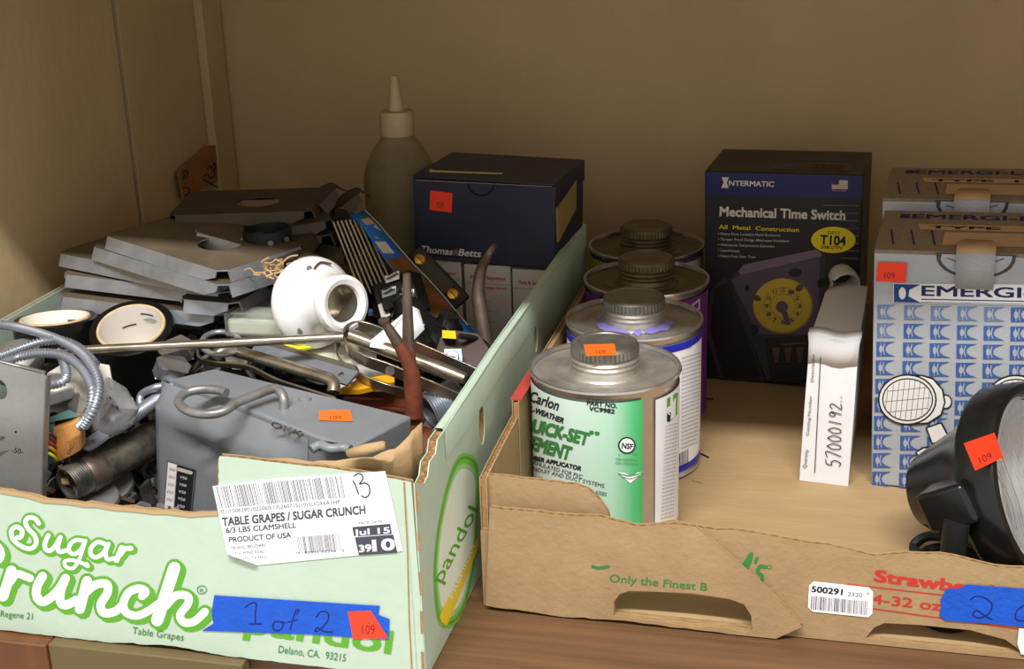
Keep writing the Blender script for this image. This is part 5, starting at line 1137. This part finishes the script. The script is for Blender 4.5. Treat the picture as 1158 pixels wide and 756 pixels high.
# ---- stack of thin cards
t0c = Q(404, 300, .33); 
for k in range(8):
    x0, y0, x1, y1 = 377 + k * 4.6, 251 - k * .6, 410 + k * 4.8, 336 - k * 2
    vv = .335 + k * .004
    a, c = Q(x0, y0, vv), Q(x1, y1, vv - .03); ax = (c - a).normalized(); wv = (a - CAM).normalized(); wv = (wv - ax * wv.dot(ax)).normalized(); n = ax.cross(wv).normalized()
    Lc = (c - a).length; T = frame(a, ax, n); yd = T.to_3x3() @ V((0, 1, 0)); sgn = 1 if yd.dot(wv) > 0 else -1
    t = thing('wall_plate_card', ('leftmost', 'second from left', 'third from left', 'fourth from left', 'fourth from right', 'third from right', 'second from right', 'rightmost')[k] + ' thin dark plate in the fanned stack by the blue card', 'card', T, 'fanned thin plates by the blue card')
    b = MB(); b.box((Lc / 2, sgn * .022, 0), (Lc, .044, .0024), 'cardback', T); make('plate', b, t)
    b = MB(); b.box((Lc / 2, sgn * -.0004, .0), (Lc, .0010, .0011), 'cardedge', T); make('pale_edge', b, t)
# blue blister card
t = thing('blister_card', 'long blue printed blister card leaning over the stacked thin plates', 'card', frame(Q(410, 250, .36), GU, (0, 0, 1)))
L1 = [(396, 244, .352), (410, 256, .345), (424, 278, .338), (440, 300, .33), (458, 322, .32), (478, 345, .31), (500, 368, .30), (516, 384, .292)]
L2 = [(413, 237, .37), (428, 252, .362), (446, 273, .354), (466, 296, .346), (484, 314, .338), (502, 334, .33), (522, 358, .32), (537, 376, .312)]
b = MB(); b.grid([[Q(*p) for p in L1], [Q(*p) for p in L2]], 'bluecard'); pn = make('card', b, t, solid=.0008)
def onc(s_, w_, h=.0011):   # s along 0..7, w across 0..1
    i = min(6, int(s_)); f = s_ - i; a = Q(*L1[i]).lerp(Q(*L1[i + 1]), f); c = Q(*L2[i]).lerp(Q(*L2[i + 1]), f); nn = (CAM - a).normalized(); return a.lerp(c, w_) + nn * h
b = MB()
b.grid([[onc(s_, .28) for s_ in (.5, .9, 1.3, 1.7)], [onc(s_, .8) for s_ in (.5, .9, 1.3, 1.7)]], 'elabel')
b.grid([[onc(s_, .12) for s_ in (1.8, 2.1, 2.4)], [onc(s_, .6) for s_ in (1.9, 2.2, 2.5)]], 'greypaper'); make('price_label', b, pn)
b = MB(); ss = [2.7 + i * .25 for i in range(15)]; b.grid([[onc(s_, .05) for s_ in ss], [onc(s_, .45) for s_ in ss], [onc(s_, .88) for s_ in ss]], 'picturebrown' if 'picturebrown' in M else mat('picture_brown', (116, 76, 44), .4, var=.5, scale=60)); make('printed_picture', b, pn)
b = MB(); b.grid([[onc(s_, .95, .0012) for s_ in [i * .5 for i in range(14)]], [onc(s_, 1.0, .0012) for s_ in [i * .5 for i in range(14)]]], 'cardedge'); make('card_edge', b, pn)

# ---- black switch with metal clips, paper slip
T = frame(Q(447, 335, .285), (GU + V((0, 0, .45))), V((.15, -.8, .55)))
t = thing('black_switch', 'black plastic switch with bright metal mounting clips behind the paper slip', 'switch', T)
b = MB(); b.box((0, 0, -.010), (.036, .032, .02), 'matteblack', T); b.box((.0, 0, .002), (.022, .02, .006), 'blackplastic', T); make('body', b, t, bevel=.0015)
b = MB(); b.prism([(-.016, -.013), (-.008, -.013), (-.008, -.001), (-.016, -.001)], [], .0004, 'greypaper', T @ Matrix.Translation(V((0, 0, .0006)))); make('side_label', b, t)
for (x, y, s_) in ((.004, .014, 1), (.012, -.004, 1), (-.002, .004, 0)):
    b = MB(); Tt = T @ Matrix.Translation(V((x, y, .004))); b.prism([(-.006, -.003), (.006, -.004), (.008, .002), (.003, .003), (.001, .001), (-.005, .003)], [], .002, 'tinbright', Tt); b.tube([Tt @ V((-.004, 0, .003)), Tt @ V((.006, .001, .004))], .0012, 'tinbright', 8); make('metal_clip', b, t)
pf = [W(420, 384, .150), W(466, 346, .162), W(474, 350, .158), W(480, 372, .150), W(455, 398, .140), W(418, 392, .146)]
b = MB(); b.add(pf, [(0, 1, 2, 3, 4, 5)], 'paper'); t = thing('paper_slip', 'white printed paper slip behind the two-pronged rusty tool', 'paper', Matrix.Translation(pf[0])); sl = make('sheet', b, t, solid=.0004)
nn = (pf[1] - pf[0]).cross(pf[4] - pf[0]).normalized(); nn = nn if nn.dot(CAM - pf[0]) > 0 else -nn
pp = Plane(pf[0] + nn * .0006, RT, nn); Decal(pp, .0).pxmode().text('UL listed for use', (438, 380), (462, 352), 3.2, 'greyink').text('Push-in only', (446, 384), (462, 365), 3.2, 'greyink').make('printing', sl)
# black plugs and lumps
b = MB(); rr = random.Random(17)
LL = ((462, 352, .13, .27), (478, 372, .11, .26), (492, 386, .10, .25), (470, 388, .105, .235), (505, 372, .105, .28), (440, 350, .12, .30))
for k, (x, y, s_, v_) in enumerate(LL):
    T = Matrix.Translation(Q(x, y, v_)) @ rotm(rr.uniform(-40, 40), rr.uniform(-40, 40), rr.uniform(0, 180)); b = MB()
    b.lathe([(.004, -.012), (.012, -.010), (.0135, -.004), (.013, .003), (.0085, .008), (.0075, .013), (.003, .014)], 'blackplastic', 20, T)
    t = thing('black_cable_fitting', ['glossy black fitting just right of the paper slip', 'glossy black fitting above the strap hanger end', 'glossy black fitting left of the yellow marked plug', 'glossy black fitting lowest, touching the hanger rod', 'glossy black fitting under the tip of the blue card', 'glossy black fitting beneath the black switch'][k], 'fitting', T, 'black cable fittings'); make('body', b, t)
    b = MB(); b.tube([T @ V((.009, 0, -.004)), T @ V((.016, 0, -.004))], [.0032, .0032], 'tinbright' if k % 2 == 0 else 'bluescrew', 6); make('clamp_screw', b, t)
T = frame(Q(522, 397, .235), GU + V((0, 0, -.2)), V((-.1, -.7, .7))); t = thing('brown_plug', 'dark brown plug with yellow mark and bluish screw against the carton side', 'plug', T)
b = MB(); b.prism([(-.018, -.012), (.004, -.018), (.018, -.008), (.020, .006), (.008, .016), (-.010, .014), (-.018, .006)], [], .014, 'brownplastic', T @ Matrix.Translation(V((0, 0, -.012)))); make('body', b, t, bevel=.002)
b = MB(); b.hexa([Q(500, 382, .228), Q(516, 383, .228), Q(516, 383, .240), Q(500, 382, .240), Q(500, 373, .228), Q(515, 374, .228), Q(515, 374, .240), Q(500, 373, .240)], 'ylabel'); make('yellow_mark', b, t, label='bright yellow label')
b = MB(); Tt = frame(Q(512, 404, .216), V((1, 0, 0)), V((0, -.8, .6))); b.lathe([(.0052, -.003), (.0052, .002), (.004, .003)], 'bluescrew', 12, Tt); b.box((0, 0, .0032), (.007, .0016, .001), 'oxide', Tt); b.prism([(-.007, -.006), (.007, -.006), (.006, .007), (-.006, .007)], [], .0014, 'bluescrew', Tt @ Matrix.Translation(V((0, 0, -.004)))); make('terminal_screw', b, t)
b = MB(); b.tube(smooth_path([Q(520, 380, .23), Q(535, 382, .24), Q(548, 388, .25), Q(556, 400, .25)], 4), .0022, 'matteblack', 8); make('lead', b, t)
# bar with two brass screws
T = None; a, c = Q(470, 290, .37), Q(518, 340, .355); ax = (c - a).normalized(); T = frame(a, ax, V((.2, -.95, .3))); t = thing('terminal_bar', 'dark terminal bar with two brass screws slanting in front of the navy box', 'terminal bar', T)
Lb = (c - a).length; b = MB(); b.box((Lb / 2, 0, 0), (Lb + .008, .019, .006), 'matteblack', T); b.box((Lb / 2, 0, .0035), (Lb * .6, .014, .002), 'darksteel', T); make('bar', b, t, bevel=.001)
for x in (.006, Lb - .006):
    b = MB(); Tt = T @ Matrix.Translation(V((x, 0, .003))); b.lathe([(.0055, 0), (.0055, .002), (.0042, .0034), (.001, .0038)], 'brass', 20, Tt); s_ = make('brass_screw', b, t); b = MB(); b.box((0, 0, .0037), (.009, .001, .0008), 'oxide', Tt); make('slot', b, s_)
# curved rod standing up
b = MB(); P_ = smooth_path([Q(559, 277, .30), Q(552, 288, .30), Q(544, 305, .29), Q(541, 330, .285), (Q(544, 355, .28)), Q(549, 385, .275), Q(552, 410, .27)], 5)
n = len(P_); b.tube(P_, [.0022 + .0034 * min(1, i / (n * .55)) for i in range(n)], 'oxide', 12); t = thing('curved_tapered_tool', 'curved tapering steel tool standing upright before the small white boxes', 'tool', Matrix.Translation(P_[-1])); make('shaft', b, t)
# rusty two-pronged tool
R0 = W(470, 492, .092); pln = lambda x, y, dy=0: WP(x, y, R0 + V((0, dy, 0)), V((0, 1, 0)))
t = thing('rusty_pronged_tool', 'rusty red tool with two upright prongs rising from a round foot', 'tool', Matrix.Translation(R0))
b = MB(); T = frame(R0, V((1, 0, 0)), V((.05, -.15, 1))); b.lathe([(.012, -.012), (.018, -.009), (.0185, -.004), (.014, -.001), (.0085, .002)], 'rust', 32, T); make('foot', b, t)
b = MB(); P_ = [pln(469, 490), pln(467, 455, .001), pln(464, 420, .003), pln(462, 395, .004)]; b.tube(smooth_path(P_, 4), [.0062 - .0020 * i / 12 for i in range(13)], 'rust', 18); make('stem', b, t)
b = MB(); P_ = [pln(462, 398, .0045), pln(461, 350, .008), pln(460, 309, .010)]; b.tube(smooth_path(P_, 4), [.0044 - .0019 * i / 8 for i in range(9)], 'oxide', 16); make('prong', b, t, label='taller straight steel prong')
b = MB(); P_ = [pln(468, 470, -.004), pln(467, 430, -.005), pln(461, 408, -.006), pln(450, 388, -.008), pln(440, 372, -.009), pln(434, 363, -.010)]; q_ = smooth_path(P_, 4); rr_ = [.0062 - .0036 * i / (len(q_) - 1) for i in range(len(q_))]; b.tube(q_[:13], rr_[:13], 'rust', 16, caps=False); b.tube(q_[12:], rr_[12:], 'oxide', 16); b.lathe([(.0036, -.001), (.0038, .0012), (.002, .0016)], 'oxide', 16, frame(q_[-1], V((1, 0, 0)), q_[-1] - q_[-2])); make('prong', b, t, label='shorter bent rusty prong')
# rusty disc behind it
T = frame(W(425, 466, .088), V((1, 0, 0)), V((.1, -.35, 1))); b = MB(); b.lathe([(.028, -.006), (.030, 0), (.028, .003), (.010, .004)], 'rust', 40, T); o = make('rusty_disc', b, None, Mx=T); tag(o, 'flat rusty brown disc between the grey switch box and pronged tool', 'disc')
# threaded nipple
a, c = W(484, 466, .098), W(520, 448, .104); ax = (c - a).normalized(); T = frame(a, ax.orthogonal(), ax); Ln = (c - a).length; b = MB(); r = .0142; pr = [(r * .78, .02), (r * .8, .0)] + [(r * .95, 0)]
n = int(Ln / .0017)
for i in range(n): pr += [(r * .95, i * .0017 + .0003), (r * 1.02, i * .0017 + .0011)]
b.lathe(pr + [(r * .9, Ln)], 'galv', 40, T, (False, True)); t = thing('threaded_nipple', 'short galvanised threaded pipe nipple lying against the carton side', 'pipe nipple', T); make('threaded_body', b, t)

# ---- squeeze bottle
zb_ = .012; vB = .485; Cb = Q(455, 240, vB); Cb = V((Cb.x, Cb.y, zb_)); zz_ = lambda y: WP(455, y, Cb, V((0, 1, 0))).z - zb_
T = Matrix.Translation(Cb); t = thing('squeeze_bottle', 'dusty clear squeeze bottle with ivory nozzle cap behind the scrap', 'bottle', T)
S = (Cb - CAM).dot(FW) / F; R = 38.5 * S
pr = [(R * .9, 0), (R, .004), (R, zz_(212)), (R * .99, zz_(196)), (R * .9, zz_(184)), (R * .7, zz_(168)), (17.5 * S, zz_(156)), (16 * S, zz_(148))]
b = MB(); b.lathe(pr, 'bottle', 48, T, (True, False)); make('bottle_body', b, t, solid=.0012)
b = MB(); b.lathe([(R * .86, .003), (R * .93, .006), (R * .93, zz_(232)), (.001, zz_(232))], 'liquid', 40, T); make('liquid', b, t)
b = MB(); n = 60; rows = [[T @ V(((k * 17.6 * S + (.0004 if j % 2 else 0)) * cos(2 * pi * j / n), (k * 17.6 * S + (.0004 if j % 2 else 0)) * sin(2 * pi * j / n), zz_(y))) for j in range(n)] for y, k in ((152, 1), (151, 1.02), (128, 1.0), (125, .96), (124.5, .5), (124, .1))]; b.grid(rows, 'nozzle', True); make('cap', b, t)
b = MB(); b.lathe([(8.5 * S, zz_(125)), (8 * S, zz_(122)), (4.2 * S, zz_(86)), (3.6 * S, zz_(85)), (1.6 * S, zz_(85.5))], 'nozzle', 24, T, (False, True)); make('nozzle', b, t)
b = MB(); rows = [[T @ V(((R + .0003) * sin(radians(a_)), -(R + .0003) * cos(radians(a_)), z)) for a_ in range(-40, 30, 5)] for z in (zz_(200), zz_(300))]; 
for k in range(9): rw = [[T @ V(((R + .0004) * sin(radians(a_)), -(R + .0004) * cos(radians(a_)), z)) for a_ in range(-35 + (k % 3) * 6, 10 + (k % 4) * 6, 5)] for z in (zz_(248 + k * 6), zz_(249.3 + k * 6))]; b.grid(rw, 'oxide')
make('faded_print', b, t)

# ---- navy box on three small white boxes
zT = .1345; TB = pbox((470, 292), (467, 200), (627, 210), .0735, zT, .1, 'tb'); print('TBG', [((TB[0] - GO).dot(GU), (TB[0] - GO).dot(GV)), ((TB[0] + TB[1] * TB[4] - GO).dot(GU), (TB[0] + TB[1] * TB[4] - GO).dot(GV))]); O, X, U_, N, w, h = TB; DT = .102
t = thing('navy_parts_box', 'dark navy tuck lid box with red orange sticker standing on the small white boxes', 'box', frame(O, X, U_))
b = MB(); b.hexa(solidbox(O, X, U_, N, w, h - .001, DT), 'navybox'); bd = make('box_body', b, t, bevel=.001)
b = MB(); b.hexa(solidbox(O + U_ * (h - .0005) - N * .0, X, U_, N, w, .002, DT), 'navybox'); P = lambda u, v, z: O + X * u - N * v + U_ * z
b.hexa([P(w, .002, h - .018), P(w + .0012, .002, h - .018), P(w + .0012, DT, h - .018), P(w, DT, h - .018), P(w, .002, h + .001), P(w + .0012, .002, h + .001), P(w + .0012, DT, h + .001), P(w, DT, h + .001)], 'navybox'); make('lid', b, t, bevel=.0006)
f = Plane(O, X, N); d = Decal(f, .0003).zoom(360, 60, 2.7)
d.poly([(455, 395), (540, 398)] + [(497 + 42 * cos(radians(a_)), 397 + 40 * sin(radians(a_))) for a_ in range(0, 181, 15)], 'crack').up().poly([(462, 398), (534, 400)] + [(498 + 36 * cos(radians(a_)), 398 + 33 * sin(radians(a_))) for a_ in range(0, 181, 15)], 'navybox')
d.text('Thomas', (314, 607), (410, 616), 21, 'dimwhite', .02, .15).text('&', (412, 616), (427, 617), 20, 'mauve3', .02, .15).text('Betts', (428, 617), (496, 622), 21, 'dimwhite', .02, .15)
d.stroke([(318, 621), (490, 634)], 1.5, 'brownprint', smooth=False).stroke([(322, 627), (470, 640)], 1.5, 'brownprint', smooth=False).stroke([(300, 388), (712, 407)], 1.6, 'tapeold', smooth=False).stroke([(722, 408), (718, 660)], 1.5, 'brownprint', smooth=False).stroke([(300, 625), (716, 645)], 1, 'brownprint', smooth=False)
d.make('front_printing', bd)
sticker(f, [(487, 215), (512, 218), (511, 240), (486, 237)], t, ta=(.3, .62))
b = MB(); b.hexa([P(w + .0002, .008, h * .30), P(w + .0016, .008, h * .30), P(w + .0016, .07, h * .5), P(w + .0002, .07, h * .5), P(w + .0002, .004, h * .72), P(w + .0016, .004, h * .72), P(w + .0016, .07, h * .86), P(w + .0002, .07, h * .86)], 'tapeold'); make('old_tape', b, t, label='yellowed clear tape on its right side')
b = MB(); a_ = P(.012, .012, h + .0035); b.tube(smooth_path([a_, P(.022, .010, h + .004), P(.05, .016, h + .0032), P(.075, .02, h + .003)], 4), [.0018, .0018] + [.0009] * 11, 'tapeold', 6); o = make('bent_wire', b, None, Mx=Matrix.Translation(a_)); tag(o, 'thin tarnished bent wire lying on the lid of the navy box', 'wire')
w1 = w * .345; zz0 = .0045
for k, (xoff, l) in enumerate(((-.002, 'small white and red box, leftmost of three under the navy box'), (w1 + .0, 'small white and red box, middle of three under the navy box, behind the curved tool'), (2 * w1 + .0005, 'small white and red box, rightmost of three against the green carton side'))):
    Ob = V((O.x, O.y, zz0)) + X * xoff - N * .003; hb = O.z - zz0 + (X * xoff).z - .0014
    uX = V((X.x, X.y, 0)).normalized(); uN = V((uX.y, -uX.x, 0)); ww = w1 * .97 if k < 2 else w - 2 * w1 - .002
    t = thing('small_device_box', l, 'box', frame(Ob, uX, V((0, 0, 1))), 'white and red device boxes'); b = MB(); b.hexa(solidbox(Ob, uX, V((0, 0, 1)), uN, ww, hb, DT - .012), 'boxwhite'); bd = make('box_body', b, t, bevel=.0008)
    f = Plane(Ob, uX, uN); d = Decal(f, .0003).uv(); s_ = ww / .042
    d.text('Pass & Seymour', (.006, hb - .013), (ww - .004, hb - .013), .0036, 'red', .02).text('legrand', (.02, hb - .0215), (ww - .004, hb - .0215), .0028, 'red', .01).ell(.0175, hb - .0205, .0016, .0016, 'red', inner=.0004)
    for j, (y_, x1) in enumerate(((.034, .6), (.038, .5), (.043, .8), (.048, .55), (.053, .7), (.058, .5))): d.text('specification grade device', (.006, hb - y_), (.006 + (ww - .012) * x1, hb - y_), .0018, 'red')
    d.stroke([(.001, hb - .017), (ww - .001, hb - .017)], .0003, 'brownprint', smooth=False); d.make('front_printing', bd)

# ---- cardboard tag on the left wall
wf = Plane(L(UL, .58) + CU * .0065, CV, CU)
pts = [(200, 195), (208, 186), (222, 176), (232, 165), (243, 164), (244, 180), (243, 206), (225, 214), (206, 226), (203, 212)]
uvp = [wf.px(*p) for p in pts]; b = MB(); b.prism(uvp, [], .0025, 'tagcard', wf.T(0)); t = thing('cardboard_tag', 'torn brown cardboard tag with handwriting against the left wall', 'tag', wf.T(0)); tb = make('card', b, t)
d = Decal(Plane(wf.O + wf.N * .0025, wf.X, wf.N), .0003).zoom(180, 150, 1158 / 240)
for s_ in ([(130, 300), (155, 300), (165, 320), (140, 345)], [(130, 215), (150, 205), (150, 240), (130, 250), (138, 230)], [(240, 255), (318, 300)], [(245, 238), (262, 225), (275, 245), (300, 235), (300, 205)], [(262, 200), (275, 180), (285, 195), (300, 165), (305, 195), (290, 205)]): d.stroke(s_, 7, 'ink', 4)
d.make('handwriting', tb)
